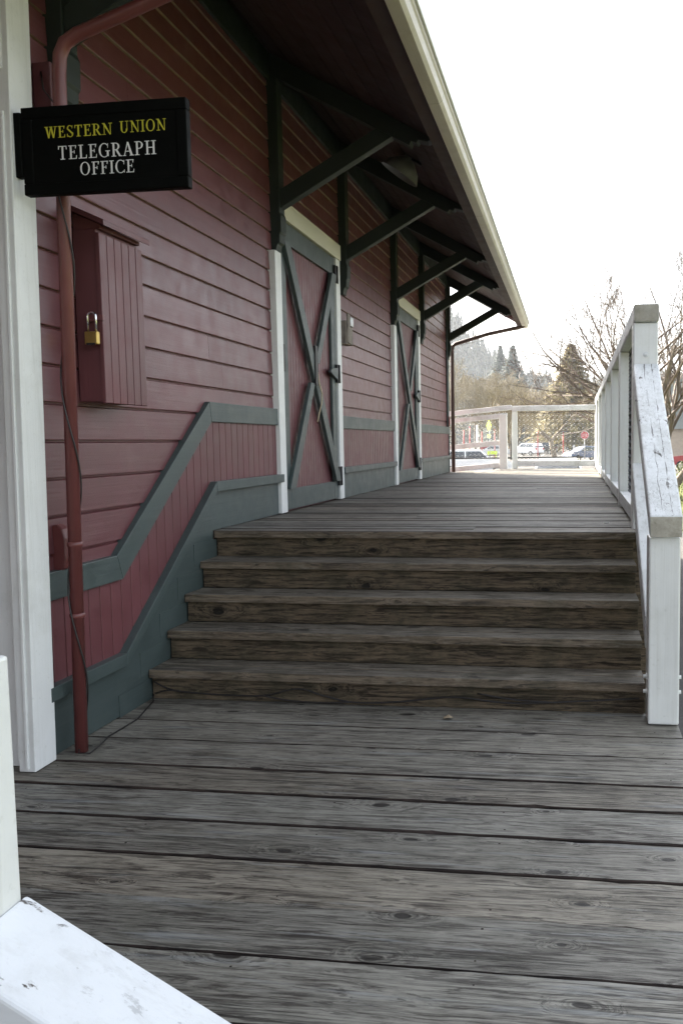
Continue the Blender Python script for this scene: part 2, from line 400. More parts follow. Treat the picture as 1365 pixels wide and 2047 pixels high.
b=MB(); b.box(0,2.655,Y0+.05,16.05,GR,-.045); b.build('upper_joists',M['riser'],plat)
# ramp going down to the left beyond the depot's end wall
b=MB(); x=.775
while x>-4:
    z=.0-.09*(.775-x); z2=z-.09*.14
    b.hexa([(x-.137,14.42,z2-.04),(x,14.42,z-.04),(x,16.06,z-.04),(x-.137,16.06,z2-.04),(x-.137,14.42,z2),(x,14.42,z),(x,16.06,z),(x-.137,16.06,z2)]); x-=.14
b.build('ramp_boards',M['deckfar'],plat)
for k in range(5):
    yn=Y0-k*RUN; z=-k*RISE
    if k>0:
        b=MB(); yb=yn+RUN+.025; xl=.032
        plank(b,xl+.01,W,yn,yn+.118,z,.040,.001,.0015,None,False); plank(b,xl+.01,W,yn+.122,yb,z,.040,.001,.001,None,False)
        b.build('tread',M['tread'],plat)
    else:
        b=MB(); plank(b,.04,W+.005,yn-.004,yn+.012,-.003,.037,0,0,None,False); b.build('nosing',M['tread'],plat)
    b=MB(); yr=yn+.030; zt=z-.041; zb=(z-RISE+.0015) if k<4 else H+.0015
    n=14; vs=[]
    b.box(.045,W-.004,yr,yr+.03,zb,zt); b.build('riser',M['riser'],plat,.002)

# ------------------------------------------------------------------ depot building
YE=14.35
dep=thing('depot_building',(0,8.7,GR),'long dark red railway depot with lapped siding, slate green trim and deep bracketed eaves','building')
# siding, every course one board with a lipped lower edge
zl=[-.72,-.565,-.41,-.25,-.095,.065,.225,.384,.543,.703,.862,1.02,1.177,1.334,1.478,1.62,1.76,1.90,2.04,2.175,2.303,2.43,2.555,2.68,2.803,2.926,3.05,3.17,3.30]
b=MB()
def course(b,z0,z1,ya,yb):
    g=min(.013,(z1-z0)*.1); o=rng.uniform(-.0012,.0012)
    pr=[(-.02,z0),(.017+o,z0+.0008),(.0185+o,z0+.004),(.0135+o,z1-g),(.001,z1-g+.006),(.001,z1+.004),(-.02,z1+.004)]
    n=len(pr); m=max(2,int((yb-ya)/.8)); vs=[]
    for i in range(m+1):
        y=ya+(yb-ya)*i/m; w=rng.uniform(-.0012,.0012) if 0<i<m else 0
        vs+=[(p[0]+(w if 0<k<4 else 0),y,p[1]+(w if k<3 else 0)) for k,p in enumerate(pr)]
    fs=[(i*n+k,(i+1)*n+k,(i+1)*n+(k+1)%n,i*n+(k+1)%n) for i in range(m) for k in range(n)]
    fs+=[tuple(range(n)),tuple(m*n+k for k in range(n))[::-1]]
    base=len(b.f); b.add(vs,fs)
    for i in range(m): b.mi[base+i*n]=1
for z0,z1 in zip(zl[:-1],zl[1:]):
    segs=[(3.13,6.03),(7.6,9.98),(11.56,YE)] if z0<2.18 else [(3.13,YE)]
    for a,c in segs:
        if z1<0 and a>5: continue
        js=[a]
        if c-a>2.2 and rng.random()<.45: js.append(rng.uniform(a+.6,c-.6))
        js.append(c)
        for p,q in zip(js[:-1],js[1:]): course(b,z0,z1,p,q-.0015)
for z0,z1 in zip(zl[:-1],zl[1:]):
    for k in range(28):
        y=3.42+k*.406+rng.uniform(-.012,.012)
        if y>YE-.1 or rng.random()<.35 or (z0<2.18 and (5.9<y<7.8 or 9.9<y<11.7)): continue
        c=(.0180,y,z0+.028); q=len(b.f); r_=.0042
        b.add([(c[0],c[1]+r_*math.cos(i*1.047),c[2]+r_*math.sin(i*1.047)) for i in range(6)],[tuple(range(6))]); b.mi[q]=2
b.build('siding',[M['red'],M['lip'],M['redpipe']],dep)
b=MB(); b.box(-7,-.022,3.26,YE-.01,GR,3.3)
b.prism([(-7.0,3.302),(-.022,3.302),(-3.5,5.22)],'y',3.262,YE-.02)
b.box(-7,-.95,-4.9,3.0,GR,3.3); b.prism([(-6.2,3.302),(-.96,3.302),(-3.5,4.9)],'y',-4.85,3.26)
b.build('wall',M['redv'],dep)
# vertical matchboard wainscot, following the stair line
bandT=[(3.1,-.003),(3.731,0),(4.817,.770),(20,.770)]
bandB=[(3.1,-.121),(3.775,-.120),(4.838,.652),(20,.652)]
baseT=[(3.1,-.505),(3.741,-.505),(4.83,.262),(20,.262)]
def zat(L,y):
    for (a,za),(c,zc) in zip(L[:-1],L[1:]):
        if y<=c: return za+(zc-za)*(y-a)/(c-a)
    return L[-1][1]
for a,c in ((3.14,6.03),(7.62,9.98),(11.58,YE-.02)):
    b=MB(); y=a
    while y<c-.01:
        y2=min(y+(.092 if a<4 else .078),c)
        za,zc=zat(baseT,y)-.02,zat(baseT,y2)-.02; ta,tc=zat(bandB,y)+.03,zat(bandB,y2)+.03
        g=.003
        b.hexa([(.0,y+g,za),(.030,y+g,za),(.030,y2-g,zc),(.0,y2-g,zc),(.0,y+g,ta),(.030,y+g,ta),(.030,y2-g,tc),(.0,y2-g,tc)])
        y=y2
    b.build('wainscot',M['redv'],dep,.002,1)
    b=MB()
    if a<4: b.prism([(3.2,-.53),(3.741,-.53),(4.83,.23),(5.99,.23),(5.99,.64),(4.838,.64),(3.775,-.13),(3.2,-.13)],'x',0.001,.024)
    else: b.box(.001,.024,a+.04,min(c-.03,YE-.03),.2,.66)
    b.build('wainscot_backing',M['redv'],dep)
def strip(b, top, bot, a, c, x0, x1):
    pts=[a]+[p[0] for p in top if a<p[0]<c]+[c]; pb=[a]+[p[0] for p in bot if a<p[0]<c]+[c]
    for (u0,u1),(w0,w1) in zip(zip(pts[:-1],pts[1:]),zip(pb[:-1],pb[1:])):
        A,B_,C_,D=(w0,zat(bot,w0)),(w1,zat(bot,w1)),(u1,zat(top,u1)),(u0,zat(top,u0))
        g=.0007
        b.hexa([(x0,A[0]+g,A[1]),(x1,A[0]+g,A[1]),(x1,B_[0]-g,B_[1]),(x0,B_[0]-g,B_[1]),(x0,D[0]+g,D[1]),(x1,D[0]+g,D[1]),(x1,C_[0]-g,C_[1]),(x0,C_[0]-g,C_[1])])
deckL=[(3.18,H+.004),(20,H+.004)]
for a,c in ((3.15,6.0),(7.68,9.965),(11.655,YE+.02)):
    b=MB(); strip(b,bandT,bandB,a,c,.0,.048); b.build('chair_rail',M['green'],dep,.003)
    b=MB()
    if a<4:
        b.prism([(3.15,H+.004),(4.80,H+.004),(4.83,.004),(6.0,.004),(6.0,.240),(4.835,.240),(3.745,-.535),(3.15,-.535)],'x',.0,.036)
    else: b.box(.0,.036,a,c,.004,.240)
    b.build('baseboard',M['green'],dep,.002)
    tp=[(p[0],p[1]+.022+(.012 if p[0]<4.9 else 0)) for p in baseT]; bt=[(p[0],p[1]-.018-(.008 if p[0]<4.9 else 0)) for p in baseT]
    b=MB(); strip(b,tp,bt,a-.005,c+.008 if a>4 else c+.012,.0,.072); b.build('baseboard_cap',M['green'],dep,.003)
# stringer trim under the steps' ends (stepped green boards)
b=MB()
for k in range(5):
    yn=Y0-k*RUN; b.box(.036,.0385,yn-.28+.0,yn+.03,-(k+1)*RISE-.02,-k*RISE-.05)
b.build('stair_skirt',M['green'],dep)
# corner board
b=MB(); b.box(-.10,.045,YE,YE+.03,0.0,3.2); b.box(.022,.045,YE-.12,YE-.0005,.775,3.2); b.build('corner_board',M['green'],dep,.003)
# frieze below the soffit
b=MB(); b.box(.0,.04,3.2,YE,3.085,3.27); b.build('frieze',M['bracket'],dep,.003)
# roof
SL=.565; ZS=3.30; YR0,YR1=-5.0,15.15
def ex(y): return 1.345-.0085*(y-3.9)      # eave runs very slightly out of parallel
def zs(x): return ZS-SL*x
b=MB(); n=11
for i in range(n):
    f0,f1=i/n,(i+1)/n-.004
    def q(f,y,dz): x=-.06+(ex(y)+.06)*f; return (x,y,zs(x)+dz)
    b.hexa([q(f0,YR0,0),q(f1,YR0,0),q(f1,YR1,0),q(f0,YR1,0),q(f0,YR0,.02),q(f1,YR0,.02),q(f1,YR1,.02),q(f0,YR1,.02)])
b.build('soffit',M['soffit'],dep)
b=MB()
xr=-3.5
for s in (1,-1):
    def q(t_,y,dz):
        x=t_
        if s<0: x=2*xr-t_
        return (x,y,zs(t_)+dz)
    for a,c in ((xr,ex(9)+.01),):
        e0,e1=ex(YR0)+.02,ex(YR1)+.02
        P=[q(a,YR0,.025),q(e0,YR0,.025),q(e1,YR1,.025),q(a,YR1,.025),q(a,YR0,.06),q(e0,YR0,.06),q(e1,YR1,.06),q(a,YR1,.06)]
        b.hexa(P if s>0 else [P[i] for i in (1,0,3,2,5,4,7,6)])
# shingle tabs along the eave and a few courses up
for crs in range(3):
    y=YR0+ (crs%2)*.1
    while y<YR1-.02:
        w=.15+rng.uniform(-.03,.03); y2=min(y+w,YR1)
        x1=ex(y)+.062-crs*.16+rng.uniform(-.016,.012); x0=x1-.24
        d=.062+.006*crs
        b.hexa([(x0,y,zs(x0)+d),(x1,y,zs(x1)+d),(x1,y2-.006,zs(x1)+d),(x0,y2-.006,zs(x0)+d),(x0,y,zs(x0)+d+.006),(x1,y,zs(x1)+d+.014),(x1,y2-.006,zs(x1)+d+.014),(x0,y2-.006,zs(x0)+d+.006)])
        y=y2
b.build('roof',M['shingle'],dep)
# inner fascia with brown drip board, then the beige box gutter
b=MB()
def yseg(f,N=6):
    for i in range(N): f(YR0+(YR1-YR0)*i/N, YR0+(YR1-YR0)*(i+1)/N)
def beam_y(b, prof, a, c, e=.0):
    xa,xc=ex(a),ex(c)
    n=len(prof)
    vs=[(xa+p[0],a+e,p[1]) for p in prof]+[(xc+p[0],c-e,p[1]) for p in prof]
    b.add(vs,[tuple(range(n))[::-1],tuple(range(n,2*n))]+[(i,(i+1)%n,n+(i+1)%n,n+i) for i in range(n)])
ze=2.545
beam_y(b,[(-.10,ze-.03),(-.005,ze-.03),(-.005,ze+.10),(-.10,ze+.10)],YR0,YR1-.03)
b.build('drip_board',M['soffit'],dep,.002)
b=MB()
N=8
for i in range(N):
    a=YR0+(YR1-YR0)*i/N; c=YR0+(YR1-YR0)*(i+1)/N
    beam_y(b,[(0,ze-.062),(.066,ze-.062),(.084,ze-.045),(.094,ze-.01),(.104,ze+.0),(.104,ze+.05),(.095,ze+.05),(0,ze+.07)],a,c,.0012)
b.build('gutter',M['gutter'],dep,.003)
b=MB(); beam_y(b,[(.106,ze+.02),(.118,ze+.02),(.118,ze+.055),(.106,ze+.055)],YR0,YR1); b.build('gutter_lip',M['white'],dep,.002)
# rake board at the far gable
b=MB()
P=[(-.3,zs(-.3)-.07),(1.25,zs(1.25)-.07),(1.25,zs(1.25)+.05),(-.3,zs(-.3)+.05)]
b.prism(P,'y',YR1+.001,YR1+.03)
P=[(-.3,zs(-.3)-.05),(1.22,zs(1.22)-.05),(1.22,zs(1.22)-.002),(-.3,zs(-.3)-.002)]
b.prism(P,'y',YR1-.12,YR1-.06)
b.build('rake_board',M['redv'],dep)

# eave brackets
def bracket(y):
    leg=MB(); t0=.11
    leg.prism([(.0,1.925),(.022,1.888),(.05,1.892),(.056,1.925),(.064,1.95),(.080,1.965),(.084,2.02),(.094,2.035),(.096,2.15),(.086,2.175),(.086,zs(.086)-.10),(.0,zs(0)-.06)],'y',y,y+t0)
    L=leg.build('bracket',M['bracket'],dep,.004)
    br=MB(); yc=y+t0/2
    br.prism([(.0865,2.205),(.945,2.672),(.985,2.735),(.905,2.775),(.0865,2.335)],'y',yc-.04,yc+.04)
    br.build('brace',M['bracket'],L,.004)
    rf=MB()
    rf.prism([(.0,zs(0)-.15),(1.035,zs(1.035)-.13),(1.05,2.615),(1.085,2.598),(1.10,2.618),(1.165,2.602),(1.20,zs(1.20)-.002),(.0,zs(0)-.002)],'y',yc-.05,yc+.05)
    rf.build('rafter_tail',M['bracket'],L,.004)
    return L
b1=bracket(6.02)
for y in (3.42,7.80,10.02,11.82,14.26):
    c=copy_tree(b1,dep); c.location.y+=y-6.02

# freight doors
def door(y0,y1,first):
    jw=.125
    zt=2.165
    pm=MB(); y=y0+jw+.01; e=y1-jw-.01; n=int((e-y)/.062); st=(e-y)/n
    for i in range(n):
        pm.box(.0,.020,y+i*st+.0025,y+(i+1)*st-.0025,.03,zt-.01)
    pm.box(-.03,.013,y,e,.03,zt-.01)
    D=pm.build('door',M['redv'],dep,.0015,1)
    f=MB()
    f.box(.021,.046,y,y+.13,.02,zt-.004); f.build('stile',M['green'],D,.003)
    f=MB(); f.box(.021,.046,e-.13,e,.02,zt-.004); f.build('stile',M['green'],D,.003)
    f=MB(); f.box(.021,.045,y+.131,e-.131,.02,.175); f.build('bottom_rail',M['green'],D,.003)
    f=MB(); f.box(.021,.045,y+.131,e-.131,zt-.155,zt-.004); f.build('top_rail',M['green'],D,.003)
    zb,zu=.178,zt-.158; ya,yb=y+.09,e-.09; w=.068
    # crossed braces, butted at the middle
    dz=zu-zb; dy=yb-ya
    f=MB(); f.prism([(ya-w,zu),(ya+w,zu),(yb+w,zb),(yb-w,zb)],'x',.047,.078); f.build('brace',M['green'],D,.003)
    cy,cz=(ya+yb)/2,(zu+zb)/2; g=w*1.0
    f=MB()
    f.prism([(yb-w,zu),(yb+w,zu),(cy+w+.055,cz+.085),(cy-w+.085,cz+.085+.0)],'x',.047,.076)
    f.prism([(ya-w,zb),(ya+w,zb),(cy+w-.085,cz-.085),(cy-w-.055,cz-.085)],'x',.047,.076)
    f.build('brace',M['green'],D,.003)
    # left jamb stops under the bracket, right jamb runs up to the lintel
    j=MB(); j.box(.0,.062,y0,y0+jw,.008,1.90); j.build('jamb',M['white'],D,.004)
    j=MB(); j.box(.0,.062,y1-jw,y1,.008,2.165); j.build('jamb',M['white'],D,.004)
    j=MB(); j.box(.0,.066,y0+.10,y1+.02,2.168,2.305); j.build('lintel',M['cream'],D,.004)
    for zz,hh in ((.22,.17),(1.14,.16),(2.02,.15)):
        h=MB(); h.box(.047,.068,y1-jw-.05,y1-jw+.05,zz-hh/2,zz+hh/2); h.tube([(.070,y1-jw-.004,zz-hh/2),(.070,y1-jw-.004,zz+hh/2)],.009,8)
        h.build('hinge',M['iron'],D)
    h=MB(); zc=1.14; h.prism([(y1-jw-.055,zc-.06),(y1-jw-.055,zc+.05),(y1-jw-.24,zc+.03),(y1-jw-.28,zc+.0),(y1-jw-.24,zc-.015)],'x',.048,.075); h.build('latch',M['green'],D,.002)
    h=MB(); h.box(.047,.060,y0+jw+.012,y0+jw+.04,1.05,1.25); h.build('strike_plate',M['iron'],D,.002)
    if first:
        # batten over the crossing and a leather pull strap with frayed cord
        h=MB(); h.tube([(.082,cy+.03,cz+.02),(.088,cy+.045,cz-.08),(.092,cy+.11,cz-.16),(.090,cy+.10,cz-.24),(.086,cy+.035,cz-.33),(.084,cy-.01,cz-.40)],[.006,.007,.006,.005,.005,.006],6); h.build('pull_cord',M['twine'],D)
        h=MB(); h.bar((.079,cy+.0,cz+.22),(.079,cy+.005,cz-.10),.018,.07,(0,1,0)); h.build('pull_strap',M['iron'],D,.002)
    return D
d1=door(5.97,7.665,True); d2=door(9.97,11.64,False)

# white panelled jamb closing the near end of the wall
LEAN=.023
def yl(y,z): return y+LEAN*(z-H)
j=MB()
def lean_box(b,x0,x1,y0,y1,z0,z1):
    b.hexa([(x0,yl(y0,z0),z0),(x1,yl(y0,z0),z0),(x1,yl(y1,z0),z0),(x0,yl(y1,z0),z0),(x0,yl(y0,z1),z1),(x1,yl(y0,z1),z1),(x1,yl(y1,z1),z1),(x0,yl(y1,z1),z1)])
lean_box(j,.0,.070,3.020,3.160,H+.004,3.1)
J=j.build('end_casing',M['white'],dep,.004)
j=MB()
lean_box(j,.045,.069,3.026,3.15,H+.004,3.1)
lean_box(j,-7,.0445,3.075,3.12,H+.004,3.1)
lean_box(j,-.9,.0445,3.030,3.0745,1.79,1.945)
for a,c in ((H+.004,1.789),(1.946,3.1)):
    lean_box(j,.031,.0445,3.012,3.0745,a+.012,c-.012); lean_box(j,.008,.0305,3.040,3.0745,a,c); lean_box(j,-.004,.0075,3.020,3.0745,a+.04,c-.04)
    q0,q1=(c-.012,c) if c<2 else (a,a+.012)
    lean_box(j,-.9,.0445,3.012,3.0745,q0,q1)
    q0,q1=(c-.052,c-.040) if c<2 else (a+.040,a+.052)
    lean_box(j,-.9,.0075,3.020,3.0745,q0,q1)
j.build('panelled_reveal',M['white'],J,.003)
# near downspout from the gutter down to the deck
def spout(ybase, xt, zk, rad, ey, name='downspout', near=True):
    b=MB()
    xb=.118 if near else .095
    if near:
        pts=[(xb,ybase,H+.004),(xb+.045,ybase,1.99),(xb+.052,ybase,2.06),(xb+.075,ybase,2.105),(xb+.13,ybase,2.135),(.75,ybase+.03,2.315),(ex(ey)+.0,ey,2.465),(ex(ey)+.05,ey,2.475),(ex(ey)+.062,ey,2.487)]
    else:
        pts=[(xb,ybase,.004),(xb,ybase,2.08),(xb+.01,ybase,2.13),(xb+.05,ybase,2.165),(.7,ybase+.1,2.33),(ex(ey)+.0,ey,2.475),(ex(ey)+.035,ey,2.50),(ex(ey)+.045,ey,2.56)]
    b.tube(pts,rad,14)
    if near:
        for zz in (1.78,.10,-.2): b.lathe([(rad+.001,0),(rad+.005,.004),(rad+.005,.018),(rad+.001,.022)],(xb+.045*(zz-H)/2.77,ybase,zz),(.016,0,1),16)
    D=b.build(name,M['redpipe'] if near else M['farpipe'],dep)
    m=MB(); z0=-.015 if near else .76; yb=ybase+.03 if near else ybase-.20
    m.prism([(.0,z0+.04),(.012,z0+.008),(.035,z0),(.06,z0+.02),(.07,z0+.06),(.07,z0+.145),(.06,z0+.185),(.035,z0+.205),(.0,z0+.20)],'y',yb,yb+.05)
    o=m.build('mount_block',M['redpipe'],D,.006)
    return D
spout(3.262,0,0,.0265,3.35)
spout(14.44,0,0,.032,14.85,near=False)
# dark vent blocks high at the near corner
b=MB(); b.box(.022,.10,3.30,3.41,1.80,2.06); b.build('corner_block',M['redv'],dep,.004)

# ------------------------------------------------------------------ things on the wall
cab=thing('wall_cabinet',(0,3.70,.71),'red wooden cabinet with padlock on the depot siding near the telegraph sign','cabinet')
b=MB(); b.box(.024,.132,3.525,3.875,.712,1.455); b.build('body',M['redv'],cab,.003)
b=MB(); n=6
for i in range(n):
    a=3.515+.37*i/n; b.box(.133,.152,a+.002,a+.37/n-.002,.705,1.438)
b.build('door',M['redv'],cab,.003)
b=MB(); b.hexa([(.022,3.50,1.535),(.185,3.50,1.462),(.185,3.90,1.462),(.022,3.90,1.535),(.022,3.50,1.56),(.185,3.50,1.487),(.185,3.90,1.487),(.022,3.90,1.56)])
b.prism([(.024,1.456),(.15,1.456),(.15,1.475),(.024,1.53)],'y',3.53,3.87)
b.build('lid',M['redv'],cab,.002)
b=MB(); b.box(.085,.158,3.508,3.524,1.062,1.085); b.tube([(.105,3.506,1.06),(.105,3.494,1.06),(.13,3.494,1.06),(.13,3.506,1.06)],.004,6); b.build('hasp',M['redpipe'],cab,.002)
pl=thing('padlock',(.118,3.49,.955),'brass padlock with a long chrome shackle hanging from the cabinet hasp','padlock')
b=MB(); b.box(.086,.146,3.477,3.503,.955,1.012); b.build('lock_body',M['brass'],pl,.006,3)
b=MB(); pts=[(.098,3.490,1.01),(.098,3.490,1.075)]+[(.117-.019*math.cos(math.pi*k/8),3.490,1.075+.019*math.sin(math.pi*k/8)) for k in range(1,8)]+[(.136,3.490,1.075),(.136,3.490,1.01)]
b.tube(pts,.0052,10); b.build('shackle',M['chrome'],pl)
b=MB(); b.box(.096,.136,3.4755,3.4768,.953,.962); b.build('bumper',M['iron'],pl)

mb=thing('meter_box',(0,7.86,1.42),'small weathered grey wooden box on the siding between the two doors','box')
b=MB(); b.box(.023,.09,7.74,7.93,1.43,1.645); b.build('body',M['oldwood'],mb,.004)
b=MB(); b.box(.091,.105,7.745,7.825,1.44,1.71); b.build('front_slat',M['oldwood'],mb,.003)
b=MB(); b.box(.091,.112,7.835,7.925,1.60,1.69); b.build('cover',M['steel'],mb,.008)
b=MB(); b.box(.091,.101,7.835,7.925,1.435,1.595); b.build('front_panel',M['oldwood'],mb,.003)

# hanging sign
sg=thing('telegraph_sign',(.43,3.11,1.477),'black framed telegraph office sign with yellow and white serif lettering','sign')
SX0,SX1,SZ0,SZ1=.1005,.764,1.477,1.802
b=MB(); b.box(SX0+.03,SX1-.03,3.1005,3.128,SZ0+.03,SZ1-.03); b.build('board',M['black'],sg)
b=MB(); fr=.042
b.box(SX0,SX1,3.095,3.132,SZ1-fr,SZ1); b.box(SX0,SX1,3.095,3.132,SZ0,SZ0+fr); b.box(SX0,SX0+fr,3.096,3.131,SZ0+fr+.0005,SZ1-fr-.0005); b.box(SX1-fr,SX1,3.096,3.131,SZ0+fr+.0005,SZ1-fr-.0005)
b.build('frame',M['black'],sg,.004)
b=MB(); b.box(.0705,SX0-.001,3.092,3.127,1.545,1.785); b.build('mounting_batten',M['black'],sg,.004)
T,TH=.145,.055
def glyph(ch):
    """strokes as 2-D polygons in a cap-height-1 box; returns (width, polygons)"""
    P=[]
    def rc(x0,y0,x1,y1): P.append([(x0,y0),(x1,y0),(x1,y1),(x0,y1)])
    def dg(x0,x1,w0,w1,y0=0,y1=1): P.append([(x0-w0/2,y0),(x0+w0/2,y0),(x1+w1/2,y1),(x1-w1/2,y1)])
    def sf(x,y,w=.2): rc(x-w,y-.0 if y<.5 else y-.05,x+w,y+.05 if y<.5 else y)
    def arc(cx,cy,rx,ry,a0,a1,n=20,tk=T,tn=TH):
        for i in range(n):
            q=[]
            for a in (a0+(a1-a0)*i/n,a0+(a1-a0)*(i+1)/n):
                r=R(a); w=tn+(tk-tn)*abs(math.cos(r))**1.4
                q.append(((cx+rx*math.cos(r),cy+ry*math.sin(r)),(cx+(rx-w)*math.cos(r),cy+(ry-max(tn,w*.75))*math.sin(r))))
            P.append([q[0][0],q[1][0],q[1][1],q[0][1]])
    def stem(x,s0=True,s1=True):
        rc(x-T/2,0,x+T/2,1)
        if s0: sf(x,0)
        if s1: sf(x,1)
    if ch in 'EFL':
        stem(.2); w=.62
        if ch in 'EF': rc(.2,1-TH,.62,1); dg(.60,.63,.05,.10,.76,1); rc(.2,.49,.5,.49+TH); rc(.47,.40,.52,.64)
        if ch in 'EL': w=.68; rc(.2,0,.66,TH); P.append([(.60,0),(.68,0),(.70,.26),(.66,.26)])
        return w+.08,P
    if ch=='T':
        stem(.38,True,False); rc(.02,1-TH,.74,1); P.append([(.02,.74),(.06,.74),(.10,1),(.02,1)]); P.append([(.70,.74),(.74,.74),(.74,1),(.66,1)]); return .80,P
    if ch=='H':
        stem(.2); stem(.74); rc(.2,.48,.74,.48+TH); return .97,P
    if ch=='I': stem(.2); return .42,P
    if ch=='N':
        rc(.17,0,.17+TH,1); sf(.19,0,.17); rc(.78,0,.78+TH,1); sf(.81,1,.17); dg(.78,.15,.10,.22); rc(.0,.95,.2,1); return .99,P
    if ch=='U':
        rc(.12,.3,.12+T,1); sf(.2,1); rc(.72,.3,.72+TH,1); sf(.75,1,.17); arc(.452,.34,.332,.36,180,360); return .96,P
    if ch=='W':
        dg(.34,.12,.12,.19); dg(.34,.58,.10,.07); dg(.82,.58,.12,.19); dg(.82,1.04,.10,.07); sf(.12,1,.18); sf(.58,1,.17); sf(1.04,1,.15); return 1.18,P
    if ch=='A':
        dg(.12,.42,.06,.06); dg(.74,.42,.20,.14); rc(.22,.30,.64,.30+TH); sf(.12,0,.14); sf(.74,0,.18); return .90,P
    if ch in 'PR':
        stem(.2); arc(.36,.73,.34,.27,-90,90); rc(.2,1-TH,.36,1); rc(.2,.46,.36,.46+TH)
        if ch=='R': dg(.74,.42,.18,.18,0,.5); rc(.68,0,.9,.05); return .88,P
        return .76,P
    if ch=='O': arc(.46,.5,.44,.52,0,360,36); return .96,P
    if ch in 'CG':
        arc(.48,.5,.46,.52,48,312 if ch=='C' else 300,30); P.append([(.76,.66),(.80,.66),(.82,1.0),(.78,.98)])
        if ch=='G': rc(.70,.06,.70+T,.44); rc(.58,.42,.96,.47); return .98,P
        P.append([(.78,.04),(.82,.0),(.84,.24),(.80,.26)]); return .88,P
    if ch=='S':
        arc(.34,.75,.29,.27,40,200,16,.13); arc(.36,.26,.30,.28,-140,30,16,.13)
        P.append([(.06,.70),(.20,.64),(.66,.30),(.52,.36)][::1]); P.append([(.06,.69),(.19,.74),(.66,.31),(.52,.25)])
        P.append([(.54,.74),(.58,.74),(.60,1.0),(.56,.98)]); P.append([(.06,.02),(.10,.02),(.10,.28),(.06,.28)]); return .70,P
    return .35,P
def lettering(text,x0,x1,zb,hc,mat,name,gap=.10):
    ws=[]; tot=0
    for ch in text:
        w,P=glyph(ch) if ch!=' ' else (.42,[]); ws.append((tot,w,P)); tot+=w+gap
    tot-=gap; s=(x1-x0)/tot; b=MB(); k=0
    for off,w,P in ws:
        for poly in P:
            k+=1; d=.0012+.0001*(k%9)
            pts=[(x0+(off+px)*s, zb+py*hc) for px,py in poly]
            ar=sum(pts[i][0]*pts[(i+1)%len(pts)][1]-pts[(i+1)%len(pts)][0]*pts[i][1] for i in range(len(pts)))
            if ar<0: pts=pts[::-1]
            b.prism(pts,'y',3.1005-d,3.1)
    return b.build(name,mat,sg)
lettering('WESTERN',.196,.468,1.685,.042,M['yellow'],'lettering')
lettering('UNION',.498,.683,1.688,.042,M['yellow'],'lettering')
lettering('TELEGRAPH',.245,.641,1.6036,.050,M['wletter'],'lettering')
lettering('OFFICE',.331,.552,1.5425,.047,M['wletter'],'lettering')

# cables
b=MB(); pts=[]
zt=1.86; n=150
for i in range(n+1):
    f=i/n; z=zt+(H+.05-zt)*f; a=2.2+f*2*math.pi*3.0; r=.031; xc=.118+.045*(z-H)/2.77
    pts.append((xc+r*math.cos(a),3.262+r*math.sin(a)*1.05,z))
pts=[(.06,3.30,2.02),(.10,3.25,1.93)]+pts+[(.13,3.22,H+.012),(.17,3.235,H+.006),(.16,3.33,H+.006),(.135,3.44,H+.006),(.142,3.68,H+.006),(.08,3.95,H+.007),(.062,3.99,H+.03)]
b.tube(pts,.0036,6)
tag(b.build('power_cable',M['cable']),'thin black cable spiralling down the red downspout to the deck','cable')
b=MB(); yy=4.0105
def sag(P,r,y=yy): b.tube([(x,y,z) for x,z in P],r,6)
def smooth(P,k=5):
    out=[]
    for i in range(len(P)-1):
        p0,p1,p2,p3=P[max(i-1,0)],P[i],P[i+1],P[min(i+2,len(P)-1)]
        for j in range(k):
            t_=j/k; out.append(tuple(.5*((2*p1[d])+(-p0[d]+p2[d])*t_+(2*p0[d]-5*p1[d]+4*p2[d]-p3[d])*t_*t_+(-p0[d]+3*p1[d]-3*p2[d]+p3[d])*t_**3) for d in (0,1)))
    return out+[P[-1]]
sag(smooth([(.055,-.688),(.15,-.728),(.30,-.742),(.50,-.747),(.65,-.742),(.82,-.703),(.95,-.735),(1.11,-.764),(1.34,-.752),(1.60,-.722),(1.85,-.742),(2.05,-.735),(2.49,-.70)]),.0042)
sag(smooth([(.06,-.75),(.12,-.733),(.19,-.731)]),.0038,yy-.001)
sag(smooth([(.64,-.744),(.78,-.765),(.95,-.770),(1.08,-.763)]),.0040,yy-.0015)
sag(smooth([(1.72,-.700),(1.90,-.725),(2.10,-.733)]),.0040,yy-.001)
tag(b.build('light_cord',M['cable']),'black light cord sagging along the lowest step riser','cord')

# lamp under the eave
lp=thing('eave_lamp',(.80,7.0,2.80),'grey enamel barn lamp fixed under the dark soffit','lamp')
ax=Vector((-.56,0,-.83)).normalized(); c0=Vector((.762,7.0,2.69))
b=MB(); b.lathe([(.168,0),(.165,-.008),(.13,-.075),(.07,-.125),(.045,-.15),(.04,-.19),(.0005,-.19)],c0,ax,28); b.lathe([(.163,0),(.126,-.07),(.066,-.12),(.001,-.13)],c0,ax,28)
b.build('lamp_shade',M['lampgrey'],lp)
b=MB(); q=c0-ax*.19; b.tube([q,q-ax*.02,(q.x+.03,7.0,zs(q.x+.03)-.002)],.02,10); b.disc((q.x+.03,7.0,zs(q.x+.03)-.02),(.49,0,.87),.05,.015); b.build('lamp_mount',M['iron'],lp)
b=MB(); b.lathe([(.0005,0.01),(.03,-.005),(.034,-.035),(.02,-.075),(.018,-.12)],c0-ax*.03,ax,14); b.build('bulb',M['wletter'],lp)

